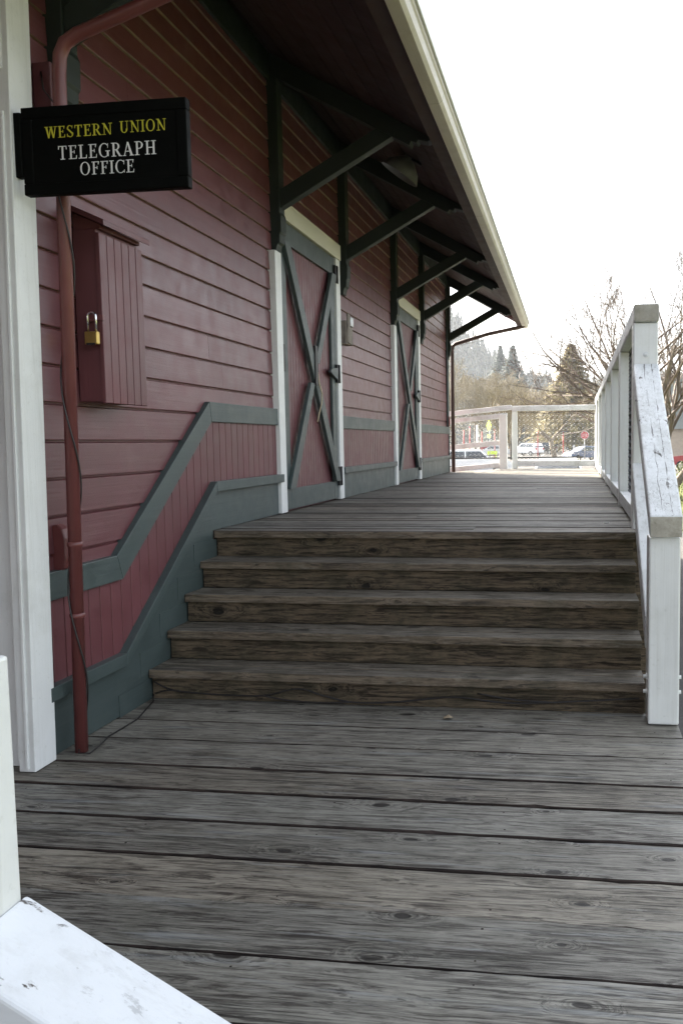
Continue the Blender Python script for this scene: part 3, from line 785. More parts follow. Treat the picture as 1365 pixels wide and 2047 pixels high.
# ------------------------------------------------------------------ white railings
def mesh_panel(b, P0, ud, vd, U, V, nrm, pitch=.055, r=.0016, knuck=.005):
    """chain link: zigzag wires hanging side by side, bulging at every crossing"""
    P0=Vector(P0); ud=Vector(ud); vd=Vector(vd); nrm=Vector(nrm)
    n=int(U/pitch); m=int(V/(pitch/2*1.0))
    for i in range(n+1):
        pts=[]
        for j in range(m+1):
            u=i*pitch+(pitch*.5 if j%2 else -pitch*.5)*1.0; s=(1 if j%2 else -1)
            if u<0 or u>U: u=min(max(u,0),U)
            pts.append(P0+ud*u+vd*(V*j/m)+nrm*(s*.006))
        b.tube(pts,r,3,False,False)
    if knuck:
        for i in range(n+1):
            for j in range(m+1):
                if j%2==0: continue
                p=P0+ud*min(i*pitch+pitch*.5,U)+vd*(V*j/m); k=knuck
                b.add([p+ud*k,p-ud*k,p+vd*k,p-vd*k,p+nrm*k,p-nrm*k],[(0,2,4),(2,1,4),(1,3,4),(3,0,4),(2,0,5),(1,2,5),(3,1,5),(0,3,5)])
PW=.14
rl=thing('platform_railing',(W+.07,5.1,0),'long white wooden railing with sloped stair handrail along the platform\'s right edge','railing')
posty=[5.046]+[5.046+1.63*k for k in range(1,7)]+[15.93]
for i,y in enumerate(posty):
    b=MB(); b.box(W,W+PW,y,y+PW,(-.6 if i==0 else .003),1.188); b.build('post',M['white'],rl,.008)
fp=MB(); fp.box(W+.001,W+PW-.001,3.858,3.858+PW,H+.004,.084); fp.build('post',M['white'],rl,.008)
b=MB(); b.box(W+.002,W+PW+.004,5.03,16.09,1.19,1.292); o=b.build('top_rail',M['whitecap'],rl,.012,3)
b=MB(); b.box(W+.004,W+PW+.001,5.0275,5.0295,1.1935,1.288); b.build('rail_end',M['endgrain'],o,.0005)
b=MB()
for i in range(len(posty)-1): b.box(W+.004,W+PW-.004,posty[i]+PW+.001,posty[i+1]-.001,.035,.125)
b.build('bottom_rail',M['whitecap'],rl,.006)
b=MB(); b.box(W+.0,W+PW+.004,Y0+.06,16.06,-.30,-.045); b.build('edge_beam',M['riser'],rl)
b=MB()
for i in range(len(posty)-1):
    a,c=posty[i]+PW,posty[i+1]
    mesh_panel(b,(W+.072,a,.13),(0,1,0),(0,0,1),c-a,1.05,(1,0,0),.052,.0022,.0055)
b.build('wire_mesh',M['iron'],rl)  # black colour stands in for the wire lying in shade
# sloped cap handrail
y1c,z1c=5.044,.955; y0c,z0c=3.83,.182
ph=MB(); th=.098
ph.prism([(y0c,z0c-th),(y1c,z1c-th-.04),(y1c,z1c),(y0c,z0c)],'x',W+.0,W+PW+.004); hr=ph.build('handrail',M['whitesplit'],rl,.010,3)
b=MB(); b.box(W+.003,W+PW+.001,y0c-.0025,y0c-.0005,z0c-th+.004,z0c-.004); b.build('rail_end',M['endgrain'],hr,.0005)
lo=MB(); lo.prism([(3.999,-.46),(5.044,.235),(5.044,.385),(3.999,-.31)],'x',W-.003,W+PW-.008); lo.build('lower_handrail',M['whitecap'],rl,.008,3)
for (x,y,z,a) in ((W+.072,5.046,1.006,(0,-1,0)),(W+.001,3.93,-.57,(-1,0,0)),(W+.001,3.93,-.64,(-1,0,0)),(W+PW-.001,3.93,-.57,(1,0,0)),(W+PW-.001,3.93,-.64,(1,0,0))):
    b=MB(); b.disc((x,y,z),a,.016,.004,18); b.disc(Vector((x,y,z))+Vector(a)*.0042,a,.009,.012,6); b.build('bolt',M['steel'] if z>0 else M['white'],rl)
b=MB(); c=Vector((W+.085,5.046+PW+.03,1.10))
b.tube([c+Vector((.0,.022*math.cos(k*.52),.022*math.sin(k*.52))) for k in range(13)],.005,6); b.build('hook_ring',M['iron'],rl)

fr_=thing('end_railing',(1.7,15.95,0),'white railing with wire mesh across the sunlit far end of the platform','railing')
b=MB(); b.box(.985,1.085,15.93,16.03,.003,1.075); b.build('post',M['white'],fr_,.006)
b=MB(); b.box(.985,W-.001,15.90,16.05,1.076,1.17); b.build('top_rail',M['whitecap'],fr_,.008)
b=MB(); b.box(1.086,W-.001,15.92,16.04,.045,.150); b.build('bottom_rail',M['whitecap'],fr_,.006)
b=MB(); mesh_panel(b,(1.09,16.0,.15),(1,0,0),(0,0,1),W-1.09,.92,(0,1,0),.078,.0008,.0058); b.build('wire_mesh',M['wireglint'],fr_)
b=MB(); b.tube([(1.09,15.985,1.045),(1.6,15.985,1.035),(2.1,15.985,1.05),(W-.01,15.985,1.06)],.005,5); b.build('light_cord',M['cable'],fr_)
rr=thing('ramp_railing',(.8,15.95,0),'white ramp railing with two handrails sloping down to the left beyond the depot','railing')
b=MB(); b.box(.765,.905,15.75,15.89,-.03,1.01); b.build('post',M['white'],rr,.008)
def sl(b,x0,x1,zt,zb,y0,y1,s=.09):
    P=lambda x,z: z-s*(.78-x)
    b.prism([(x0,P(x0,zb)),(x1,P(x1,zb)),(x1,P(x1,zt)),(x0,P(x0,zt))],'y',y0,y1)
for nm,zt,zb,y0,y1,x1 in (('top_rail',1.172,1.085,15.90,16.05,.98),('hand_rail',1.028,.94,15.80,15.86,.91),('mid_rail',.538,.448,15.80,15.85,.764),('bottom_rail',.125,.035,15.80,15.86,.764)):
    b=MB(); sl(b,-4.0,x1,zt,zb,y0,y1); b.build(nm,M['whitecap'],rr,.006)
for x in (-1.2,-3.2):
    b=MB(); b.box(x,x+.12,15.87,15.99,-1.5,1.08-.09*(.78-x)); b.build('post',M['white'],rr,.006)
b=MB()
z0=.12
mesh_panel(b,(-1.08,15.93,.12-.09*1.86),(1,0,.09),(0,0,1),1.95,.93,(0,1,0),.078,.0008,.0058); b.build('wire_mesh',M['wireglint'],rr)
b=MB(); b.tube([(-3,15.94,.10),(.76,15.94,.26)],.006,5); b.build('tension_wire',M['iron'],rr)

# near white handrail in front of the camera's left
nr=thing('stair_handrail',(1.3,1.03,H),'peeling white wooden post and sloped rail board nearest the camera','handrail')
b=MB(); b.box(1.251,1.394,.955,1.098,H+.004,.222); b.build('post',M['white'],nr,.006)
b=MB(); zc=lambda x: -.138-.555*(x-1.394)
b.prism([(1.395,zc(1.395)-.095),(2.35,zc(2.35)-.095),(2.35,zc(2.35)),(1.395,zc(1.395))],'y',.94,1.106); b.build('rail_board',M['whitex'],nr,.007,3)
b=MB(); b.box(2.1,2.24,.955,1.098,H+.004,zc(2.24)-.10); b.build('post',M['white'],nr,.006)

# litter
b=MB(); b.bar((.905,4.672,-2*RISE+.006),(.935,4.676,-2*RISE+.006),.008,.008); tag(b.build('cigarette_butt',M['paper']),'white cigarette butt on the second step below the platform edge','litter')
b=MB(); b.add([(1.58,3.84,H+.006),(1.61,3.835,H+.012),(1.625,3.855,H+.007),(1.60,3.875,H+.014),(1.575,3.862,H+.006),(1.60,3.856,H+.02)],[(0,1,5),(1,2,5),(2,3,5),(3,4,5),(4,0,5)]); tag(b.build('dry_leaf',M['leaf']),'small curled dry leaf at the foot of the lowest step','leaf')
b=MB(); b.box(2.36,2.395,5.35,5.362,.003,.009); tag(b.build('paper_scrap',M['paper']),'tiny white paper scrap on the upper boards beside the railing','litter')

# ------------------------------------------------------------------ vehicles
def car_paint(name,c): 
    m=flat(name,c,.3,0,.04,3,0); m.node_tree.nodes['Principled BSDF'].inputs['Coat Weight'].default_value=.7; return m
CP={'white':car_paint('white_car_paint',(.72,.73,.74)),'black':car_paint('black_car_paint',(.02,.02,.022)),'tan':car_paint('tan_car_paint',(.25,.2,.13)),
    'blue':car_paint('blue_car_paint',(.05,.09,.19)),'red':car_paint('red_car_paint',(.28,.02,.035)),'grey':car_paint('grey_car_paint',(.12,.13,.15)),'silver':car_paint('silver_car_paint',(.5,.52,.54))}
M['glass']=flat('car_glass',(.03,.04,.05),.06,0,.05,3,0,.8)
M['tyre']=flat('tyre_rubber',(.02,.02,.02),.85,0,.2,20); M['rim']=flat('alloy_rim',(.5,.5,.5),.3,.8,.1)
M['redlamp']=flat('red_lamp_lens',(.35,.02,.02),.2,0,.1,5,0); M['clear']=flat('headlamp_lens',(.7,.7,.68),.15,0,.05,5,0)
PROF={
 'suv':([(-.5,.22),(-.5,.50),(-.485,.62),(-.455,.93),(-.42,.985),(-.1,1.0),(.10,.985),(.235,.655),(.43,.60),(.49,.50),(.5,.40),(.495,.22)],(-.455,-.40,.10,.215)),
 'sedan':([(-.5,.24),(-.5,.52),(-.48,.62),(-.34,.67),(-.20,.955),(-.10,.995),(.04,.99),(.10,.955),(.255,.68),(.44,.60),(.49,.48),(.5,.24)],(-.335,-.20,.095,.245)),
 'hatch':([(-.5,.24),(-.5,.52),(-.48,.66),(-.41,.93),(-.35,.985),(-.1,1.0),(.06,.985),(.12,.95),(.28,.68),(.45,.60),(.49,.48),(.5,.24)],(-.44,-.38,.11,.265)),
 'pickup':([(-.5,.28),(-.5,.60),(-.13,.60),(-.115,.95),(-.09,.99),(.08,1.0),(.12,.97),(.235,.66),(.44,.62),(.49,.52),(.5,.28)],(-.12,-.10,.115,.225))}
def make_car(name,kind,L,Wd,Hh,pm,loc,ang,label,cat,detail=True):
    root=thing(name,(0,0,0),label,cat,None)
    prof,(rb,rt,ft,fb)=PROF[kind]; pts=[(x*L,z*Hh) for x,z in prof]; belt=.64*Hh
    def hw(z): return Wd/2*(1-.0*(z<belt))-max(0,(z-belt)/(Hh-belt))*.13*Wd-max(0,(.35*Hh-z))*.12
    n=len(pts); vs=[(x,hw(z),z) for x,z in pts]+[(x,-hw(z),z) for x,z in pts]
    b=MB(); 
    for i in range(n): pass
    # side skins split in a fan around an inner point row so that the tumblehome stays clean
    lowz=.22*Hh
    fs=[(i,n+i,n+(i+1)%n,(i+1)%n) for i in range(n)]
    b.add(vs,fs,False)
    for s in (1,-1):
        idx=[]; loop=[(x,s*hw(z),z) for x,z in pts]
        ib=[i for i,(x,z) in enumerate(pts) if z>=belt*.999]
        lowl=[p for p in loop if p[2]<belt*.999]; up=[p for p in loop if p[2]>=belt*.999]
        xa=up[0][0] if up else 0
        # belt line points
        y=s*hw(belt); B0=(up[0][0]-.001,y,belt); B1=(up[-1][0]+.001,y,belt)
        pl=[p for i,p in enumerate(loop) if pts[i][1]<belt*.999 and i<ib[0]]; pr=[p for i,p in enumerate(loop) if pts[i][1]<belt*.999 and i>ib[-1]]
        lowpoly=pl+[B0,B1]+pr; upp=[B0]+up+[B1]
        for poly in (lowpoly,upp):
            f=tuple(range(len(poly))); b.add(poly,[f if s<0 else f[::-1]])
    o=b.build('body',pm,root,.03 if detail else 0,2)
    # glass
    z0,z1=.67*Hh,.925*Hh
    def side(xa,xb,xc,xd):
        for s in (1,-1):
            g=MB(); e=.012; q=[(xa*L,s*(hw(z0)+e),z0),(xb*L,s*(hw(z0)+e),z0),(xc*L,s*(hw(z1)+e),z1),(xd*L,s*(hw(z1)+e),z1)]
            g.hexa([(p[0],p[1]-s*.02,p[2]) for p in q]+q); g.build('side_window',M['glass'],root)
    bp=(fb+rb)/2
    md=(rb+fb)/2+.02
    if kind=='pickup': side(rb+.025,fb-.03,ft-.005,rt+.015)
    else:
        side(md+.008,fb-.03,ft-.01,md+.008); side(rb+.05,md-.008,md-.008,rt+.04)
    for (xa,xb,fwd) in ((fb,ft,1),(rb,rt,-1)):
        g=MB(); e=.012*fwd
        zl_=.675*Hh if fwd>0 or kind!='suv' else .66*Hh
        zz0,zz1=zl_,.945*Hh
        def xs(z):
            for (x0_,za),(x1_,zb_) in zip(pts[:-1],pts[1:]):
                if min(za,zb_)-1e-6<=z<=max(za,zb_)+1e-6 and abs(zb_-za)>1e-6 and ((x0_+x1_)/2*fwd>(rb+fb)/2*L*fwd): return x0_+(x1_-x0_)*(z-za)/(zb_-za)
            return xa*L
        q=[(xs(zz0)+e,-(hw(zz0)-.07),zz0),(xs(zz0)+e,hw(zz0)-.07,zz0),(xs(zz1)+e,hw(zz1)-.08,zz1),(xs(zz1)+e,-(hw(zz1)-.08),zz1)]
        g.hexa([(p[0]-e*1.6,p[1],p[2]) for p in q]+q); g.build('windshield' if fwd>0 else 'rear_window',M['glass'],root)
    wr=.33 if Hh>1.6 else .31
    for x in (-.30,.31):
        for s in (1,-1):
            w=MB(); y=s*(Wd/2-.19); w.lathe([(.19,0),(wr-.02,0),(wr,.03),(wr,.19),(wr-.02,.215),(.19,.215)],(x*L,y,wr),(0,s,0),20); t_=w.build('wheel',M['tyre'],root)
            w=MB(); w.disc((x*L,y+s*.17,wr),(0,s,0),.195,.03,14); w.build('rim',M['rim'],t_)
    for s in (1,-1):
        a=MB(); ya,yb=sorted((s*(Wd/2-.02),s*(Wd/2-.28))); a.box(-.5*L-.012,-.5*L+.05,ya,yb,.46*Hh,.60*Hh if kind!='sedan' else .55*Hh); a.build('taillight',M['redlamp'],root,.01)
        a=MB(); a.box(.48*L,.5*L+.006,ya,yb,.42*Hh,.50*Hh); a.build('headlight',M['clear'],root,.01)
    a=MB(); a.box(-.5*L-.05,-.49*L,-Wd*.46,Wd*.46,.25*Hh,.36*Hh); a.build('bumper',pm if kind!='pickup' else M['rim'],root,.02); a=MB(); a.box(.49*L,.5*L+.05,-Wd*.46,Wd*.46,.22*Hh,.33*Hh); a.build('bumper',pm if kind!='pickup' else M['rim'],root,.02)
    root.location=(loc[0],loc[1],GR+.005); root.rotation_euler=(0,0,R(ang)); return root
make_car('parked_car','suv',4.6,1.85,1.58,CP['white'],(-3.95,50.2),8,'white car with dark side windows behind the ramp railing beside the depot corner','car')
make_car('parked_car','sedan',4.5,1.75,1.44,CP['white'],(1.55,30.2),-90,'white car nearest the platform, only its roof and windshield above the end railing\'s bottom rail','car')
make_car('parked_car','suv',4.6,1.8,1.75,CP['white'],(-4.75,119),142,'white station wagon with red tail lamp left of the forked tree trunk','car')
make_car('parked_car','suv',4.8,1.9,1.82,CP['black'],(-3.3,128),176,'black utility vehicle just behind the white wagon','car')
make_car('parked_car','suv',4.7,1.9,1.80,CP['tan'],(-2.9,148),180,'tan utility vehicle touching the left side of the forked trunk','car')
make_car('parked_car','suv',4.7,1.85,1.9,CP['grey'],(-6.2,150),180,'dark grey utility vehicle seen over the roof of the white wagon','car')
make_car('parked_car','hatch',4.1,1.75,1.48,CP['blue'],(2.95,85),-150,'blue hatchback with red tail lamps below the stop sign','car')
make_car('parked_car','sedan',4.7,1.85,1.75,CP['white'],(-1.1,186),165,'rounded white car far back to the right of the forked trunk','car')
make_car('parked_car','pickup',5.2,1.95,1.95,CP['silver'],(1.7,196),185,'pale pickup truck with dark window beside the rounded white car','pickup truck')
make_car('parked_car','sedan',4.6,1.8,1.46,CP['silver'],(-9.3,118),178,'silver car behind the red street posts','car')
make_car('parked_car','suv',4.6,1.85,1.75,CP['red'],(-12.5,150),180,'dark red utility vehicle far left in the last row of the lot','car')
make_car('parked_car','pickup',5.3,1.95,1.90,CP['grey'],(4.3,172),178,'dark grey pickup truck under the stop sign at the far row','pickup truck')
make_car('parked_car','sedan',4.6,1.8,1.45,CP['red'],(10.5,58.5),172,'red car beyond the lawn right of the sloped handrail','car')

# ------------------------------------------------------------------ street furniture
M['signred']=flat('sign_red',(.42,.02,.03),.5,0,.05,5,0); M['signyel']=flat('sign_yellow_green',(.55,.72,.03),.5,0,.05,5,0); M['postred']=flat('red_post_paint',(.40,.07,.06),.6,0,.15,5,0); M['signblack']=flat('sign_black',(.01,.01,.01),.5,0,.1,5,0)
st=thing('stop_sign',(2.85,80,GR),'red octagonal stop sign partly behind the right railing','sign')
b=MB(); b.tube([(2.85,80.05,GR),(2.85,80.05,1.30)],.035,8); b.build('pole',M['steel'],st)
b=MB(); oc=lambda r:[(2.85+r*math.cos(R(22.5+45*k)),.995+r*math.sin(R(22.5+45*k))) for k in range(8)]
b.prism(oc(.40),'y',79.985,80.0); b.build('border',M['wletter'],st)
b=MB(); b.prism(oc(.365),'y',79.97,79.984); b.build('face',M['signred'],st)
def letters3(b,text,x0,x1,zb,hc,y):
    ws=[]; tot=0
    for ch in text:
        w,P=glyph(ch); ws.append((tot,P)); tot+=w+.12
    s=(x1-x0)/tot
    for k,(off,P) in enumerate(ws):
        for i,poly in enumerate(P): 
            d=.003+.0007*(i%6); b.prism([(x0+(off+px)*s,zb+py*hc) for px,py in poly],'y',y-d,y)
b=MB(); letters3(b,'STOP',2.60,3.10,.88,.24,79.969); b.build('lettering',M['wletter'],st)
cs=thing('crossing_sign',(-6.2,82,GR),'fluorescent yellow green diamond pedestrian crossing sign with arrow plaque below','sign')
ca,sa=math.cos(R(58)),math.sin(R(58))
def rot(p): return (-6.2+p[0]*ca, 82+p[0]*sa*-1+p[1], p[2])
def rp(b,poly,d0,d1):
    n=len(poly); vs=[]
    for d in (d0,d1): vs+=[(-6.2+x*ca+d*-sa, 82+x*-sa+d*-ca, z) for x,z in poly]
    b.add(vs,[tuple(range(n)),tuple(range(n,2*n))[::-1]]+[(i,n+i,n+(i+1)%n,(i+1)%n) for i in range(n)])
b=MB(); b.tube([(-6.2,82.05,GR),(-6.2,82.05,2.5)],.035,8); b.build('pole',M['steel'],cs)
b=MB(); rp(b,[(0,1.46),(.56,2.02),(0,2.58),(-.56,2.02)],.06,.075); b.build('face',M['signyel'],cs)
b=MB(); rp(b,[(-.05,2.22),(.05,2.22),(.05,2.32),(-.05,2.32)],.0755,.08); rp(b,[(-.08,1.98),(.08,1.98),(.10,2.19),(-.08,2.19)],.0756,.081); rp(b,[(-.16,1.74),(-.08,1.74),(.0,1.97),(-.08,1.97)],.0757,.082); rp(b,[(.10,1.74),(.18,1.74),(.085,1.97),(.005,1.97)],.0758,.083); b.build('walker_symbol',M['signblack'],cs)
b=MB(); rp(b,[(-.3,.86),(.3,.86),(.3,1.20),(-.3,1.20)],.06,.075); b.build('plaque',M['signyel'],cs)
b=MB(); rp(b,[(-.15,1.14),(-.12,1.17),(.08,.98),(.05,.95)],.0755,.08); rp(b,[(.0,.93),(.12,.93),(.12,1.05)],.0756,.081); b.build('arrow_symbol',M['signblack'],cs)
for i,(x,zt,m_,w_) in enumerate(((-11.1,1.75,'postred',.075),(-10.4,2.15,'postred',.075),(-9.5,2.3,'wletter',.10),(-8.95,1.55,'postred',.06),(-7.45,1.8,'postred',.06),(-2.4,1.6,'postred',.06))):
    lab={0:'red street post left of the others beyond the ramp railing',1:'taller red street post next to the white one',2:'white street post standing among the red ones',3:'short thin red post between the white post and the crossing sign',4:'thin red post right of the yellow crossing sign',5:'thin red post beside the forked trunk\'s sawn stub'}[i]
    r_=thing('street_post',(x,100,GR),lab,'post')
    b=MB(); b.tube([(x,100,GR),(x,100,zt)],w_,8); b.build('shaft',M[m_],r_)
    b=MB(); b.lathe([(w_*1.3,0),(w_*1.3,.06),(w_*.6,.14),(.001,.16)],(x,100,zt),(0,0,1),8); b.build('cap',M[m_],r_)
sl_=thing('street_lamp',(.55,100,GR),'thin street lamp with flat shoebox head over the parked cars','street lamp')
b=MB(); b.tube([(.55,100,GR),(.55,100,1.5)],.07,8); b.build('pole',M['postred'],sl_)
b=MB(); b.hexa([(-.15,99.7,1.50),(1.25,99.7,1.50),(1.25,100.3,1.50),(-.15,100.3,1.50),(.1,99.8,1.68),(1.0,99.8,1.68),(1.0,100.2,1.68),(.1,100.2,1.68)]); b.build('lamp_head',M['iron'],sl_)
bf=thing('wire_fence',(0,24,GR),'low black pipe and wire fence along the road below the platform','fence')
b=MB(); b.tube([(-6,24,.03),(2.35,24,.055)],.022,8); b.build('top_rail',M['iron'],bf)
for x in (-5.8,-3.8,-1.8,.2,2.2):
    b=MB(); b.tube([(x,24.03,GR),(x,24.03,.06)],.022,6); b.build('post',M['iron'],bf)
b=MB(); mesh_panel(b,(-5.8,24,GR+.05),(1,0,0),(0,0,1),8.0,1.5,(0,1,0),.11,.0022,0); b.build('wire_mesh',M['wire'],bf)
bar=thing('yellow_barricade',(-7.0,93,GR),'small yellow barricade standing under the red posts beyond the ramp railing','barricade')
b=MB(); b.box(-7.6,-6.5,92.97,93.03,-.9,-.55); b.build('panel',M['signyel'],bar,.01)
for x in (-7.45,-6.65):
    b=MB(); b.bar((x,92.7,GR),(x,93.0,-.55),.06,.06); b.bar((x,93.3,GR),(x,93.04,-.55),.06,.06); b.build('leg',M['signyel'],bar)

# brick and grey building at the far right
gb=thing('commercial_building',(16,80,GR),'low grey building with pale brick base far right behind the bare tree','building')
m,nt,bs=new_mat('pale_brick'); t=NT(nt); bt=t.node('ShaderNodeTexBrick'); sv=t.node('ShaderNodeMapping'); t.put(sv.inputs[0],t.objc()); sv.inputs['Rotation'].default_value=(R(90),0,0); t.put(bt.inputs['Vector'],sv.outputs[0])
bt.inputs['Color1'].default_value=(.38,.30,.22,1); bt.inputs['Color2'].default_value=(.30,.24,.18,1); bt.inputs['Mortar'].default_value=(.42,.40,.36,1); bt.inputs['Scale'].default_value=3.0
t.put(bs.inputs['Base Color'],bt.outputs['Color']); bs.inputs['Roughness'].default_value=.9
b=MB(); b.box(9.75,30,75,90,GR,1.4); b.build('brick_wall',m,gb)
M['greyw']=paint('grey_cladding',(.20,.22,.21),.7,.1,'z',.2,0)
b=MB(); b.box(9.3,30.5,74.6,90.5,1.4,6.0); b.build('upper_wall',M['greyw'],gb)
b=MB(); b.box(9.2,30.6,74.5,74.59,5.6,6.1); b.build('fascia',M['oldwood'],gb)
for x in (12.5,16.5):
    b=MB(); b.box(x,x+1.8,74.94,75.02,-.6,.9); f_=b.build('window',M['wletter'],gb); b=MB(); b.box(x+.1,x+1.7,74.92,74.935,-.5,.8); b.build('pane',M['glass'],f_)

# ------------------------------------------------------------------ trees
def bark(name,a,c):
    m,nt,b=new_mat(name); t=NT(nt); o=t.objc(); t.put(b.inputs['Base Color'],t.ramp(t.noise(t.vmath('MULTIPLY',o,(6,6,2)),1.5,6,.7),[(.35,a),(.65,c)])); b.inputs['Roughness'].default_value=.9
    t.put(b.inputs['Normal'],t.bump(t.noise(t.vmath('MULTIPLY',o,(14,14,4)),1,5),.5,.02)); return m
M['bark']=bark('grey_brown_bark',(.10,.08,.06),(.22,.18,.13))
M['barkdark']=bark('dark_bark',(.045,.038,.03),(.11,.09,.065))
def twigmat(name,a,c):
    m,nt,b=new_mat(name); t=NT(nt); t.put(b.inputs['Base Color'],t.ramp(t.rpi(),[(0,a),(1,c)])); b.inputs['Roughness'].default_value=.75; return m
M['twig']=twigmat('tan_twigs',(.10,.078,.036),(.26,.205,.095))
M['twigr']=twigmat('reddish_twigs',(.060,.045,.036),(.17,.125,.09))
def rv(rg,s=1): return Vector((rg.uniform(-s,s),rg.uniform(-s,s),rg.uniform(-s,s)))
def grow(tm,cm,p,d,L,r,lev,maxl,rg,P):
    n=P['seg'][min(lev,len(P['seg'])-1)]; pts=[p]; rad=[r]; q=p.copy(); dd=d.normalized()
    for i in range(n):
        dd=(dd+rv(rg,P['wob'])*(1+.3*lev)+Vector((0,0,P['up']))).normalized(); q=q+dd*(L/n); pts.append(q.copy()); rad.append(max(P['rmin'],r*(1-(i+1)/n*(.72 if lev<maxl else .85))))
    (tm if lev==0 else cm).tube(pts,rad,7 if lev==0 else (5 if lev==1 else (4 if lev==2 and P.get('n4') else 3)),lev==0,lev<2)
    if lev>=maxl: return
    k=P['kids'][lev]
    for j in range(k):
        f=P['start'][lev]+(1-P['start'][lev])*(j+rg.random())/k; x=f*n; i=min(int(x),n-1); pp=pts[i].lerp(pts[i+1],x-i)
        ax=(pts[i+1]-pts[i]).normalized(); side=rv(rg); side=(side-ax*side.dot(ax))
        if side.length<1e-3: continue
        side.normalize(); a=R(P['ang'][lev]+rg.uniform(-14,14)); nd=ax*math.cos(a)+side*math.sin(a)
        nd.z+=P.get('lift',.1); 
        grow(tm,cm,pp,nd,L*P['len'][lev]*rg.uniform(.7,1.15)*(1.15-.45*f),max(P['rmin'],rad[min(i+1,n)]*P['rr']),lev+1,maxl,rg,P)
def bare_tree(name,label,loc,h,seed,P,tmat,cmat,group=None,trunks=1,cat='tree'):
    rg=random.Random(seed); root=thing(name,(0,0,0),label,cat,group); tm,cm=MB(),MB()
    for k in range(trunks):
        sp=P.get('spread',.45); d=Vector((0,0,1)) if trunks==1 else Vector((math.cos(k*2.4+seed)*sp,math.sin(k*2.4+seed)*sp,1))
        grow(tm,cm,Vector((0.15*math.cos(k*2.4) if trunks>1 else 0,0.15*math.sin(k*2.4) if trunks>1 else 0,-.05)),d,h*P.get('tl',.5),h*P.get('tr',.022),0,P['max'],rg,P)
    tm.build('trunk',tmat,root); cm.build('crown',cmat,root); root.location=loc; return root
PB=dict(seg=[6,5,4,3,2],wob=.13,up=.03,rmin=.016,kids=[11,8,8,5],start=[.25,.2,.12,.1],ang=[48,45,42,40],len=[.72,.62,.55,.55],rr=.62,max=4,tl=.62,tr=.018,lift=.18)
t1=bare_tree('bare_tree','leafless tan tree in the treeline beyond the parking lot',(-21,150,GR),17,1,PB,M['bark'],M['twig'],'bare trees beyond the parking lot')
t2=bare_tree('bare_tree','leafless tan tree in the treeline beyond the parking lot',(-15.5,156,GR),17,2,PB,M['bark'],M['twig'],'bare trees beyond the parking lot')
t3=bare_tree('bare_tree','leafless tan tree in the treeline beyond the parking lot',(-10.5,148,GR),13.5,7,dict(PB,up=.06),M['bark'],M['twig'],'bare trees beyond the parking lot')
rg=random.Random(11)
for i,(x,y,s) in enumerate(((-26,160,1.0),(-18.5,175,1.05),(-13,170,.9),(-8,165,.78),(-4.5,155,.72),(-1.5,168,.74),(2.5,160,.70),(6.5,158,.72),(10,150,.72),(-6.5,215,.95),(-24,140,.85),(-14,205,1.15),(0,215,.8),(14,165,.85),(5,220,.85),(-17.5,140,.75),(-9.5,214,1.0),(-3,212,.75),(8.5,205,.8))):
    src=(t1,t2,t3)[i%3]; c=copy_tree(src); c.location=(x,y,GR); s*=(1.25 if src is t3 else 1.0); c.scale=(s*1.05,s*1.05,s); c.rotation_euler=(0,0,rg.uniform(0,6.28))
# shrubby many-stemmed tree in front of the cars, left of the opening
bare_tree('spreading_tree','dark stemmed spreading bare tree beside the white wagon',(-4.75,92,GR),9.5,21,dict(PB,ang=[38,40,40,40],rmin=.012,kids=[9,7,6,4]),M['barkdark'],M['twig'],None,3)
# forked pollard
ft=thing('forked_tree',(.1,80,GR),'pollarded tree with a leaning forked trunk and sawn stub in the parking lot','tree')
tm,cm=MB(),MB(); rg=random.Random(8)
tm.tube([(.12,80,GR-.05),(.06,80,-1.0),(-.08,80,-.2),(-.28,80,.45)],[.30,.26,.24,.22],10)
tm.tube([(-.25,80,.40),(-.5,80.05,.75),(-.85,80.1,1.05),(-1.02,80.1,1.25)],[.20,.19,.20,.24],9); tm.tube([(-1.0,80.1,1.2),(-1.15,80.1,1.42)],[.25,.15],8)
tm.tube([(-.24,80,.40),(.05,80,.85),(.45,80,1.3),(.75,79.9,1.6),(1.3,79.9,2.3)],[.15,.13,.11,.10,.07],8)
tm.build('trunk',M['bark'],ft)
for p,d in (((-1.05,80.1,1.3),(-.5,0,1)),((-.9,80.1,1.2),(.2,-.3,1)),((-1.1,80.1,1.3),(-1,.3,.7)),((1.3,79.9,2.3),(.6,0,.9)),((.75,79.9,1.6),(.2,.4,1)),((.45,80,1.3),(-.2,-.3,1)),((1.0,79.9,1.9),(1,.2,.5))):
    grow(cm,cm,Vector(p),Vector(d),3.4,.06,1,4,rg,dict(PB,rmin=.012,kids=[0,9,7,4],len=[.5,.5,.5,.5]))
cm.build('crown',M['twig'],ft)
# big bare tree on the lawn at the right
PR=dict(seg=[7,7,5,4,3],wob=.13,up=.05,rmin=.005,kids=[7,7,6,5],start=[.2,.25,.15,.15],ang=[46,42,45,45],len=[.95,.58,.50,.5],rr=.66,max=4,spread=.62,tl=.62,tr=.017,lift=.12,n4=True)
rt=bare_tree('lawn_tree','tall many-stemmed bare tree on the lawn behind the railing post',(5.1,30,GR),9.4,33,PR,M['bark'],M['twigr'],None,5)

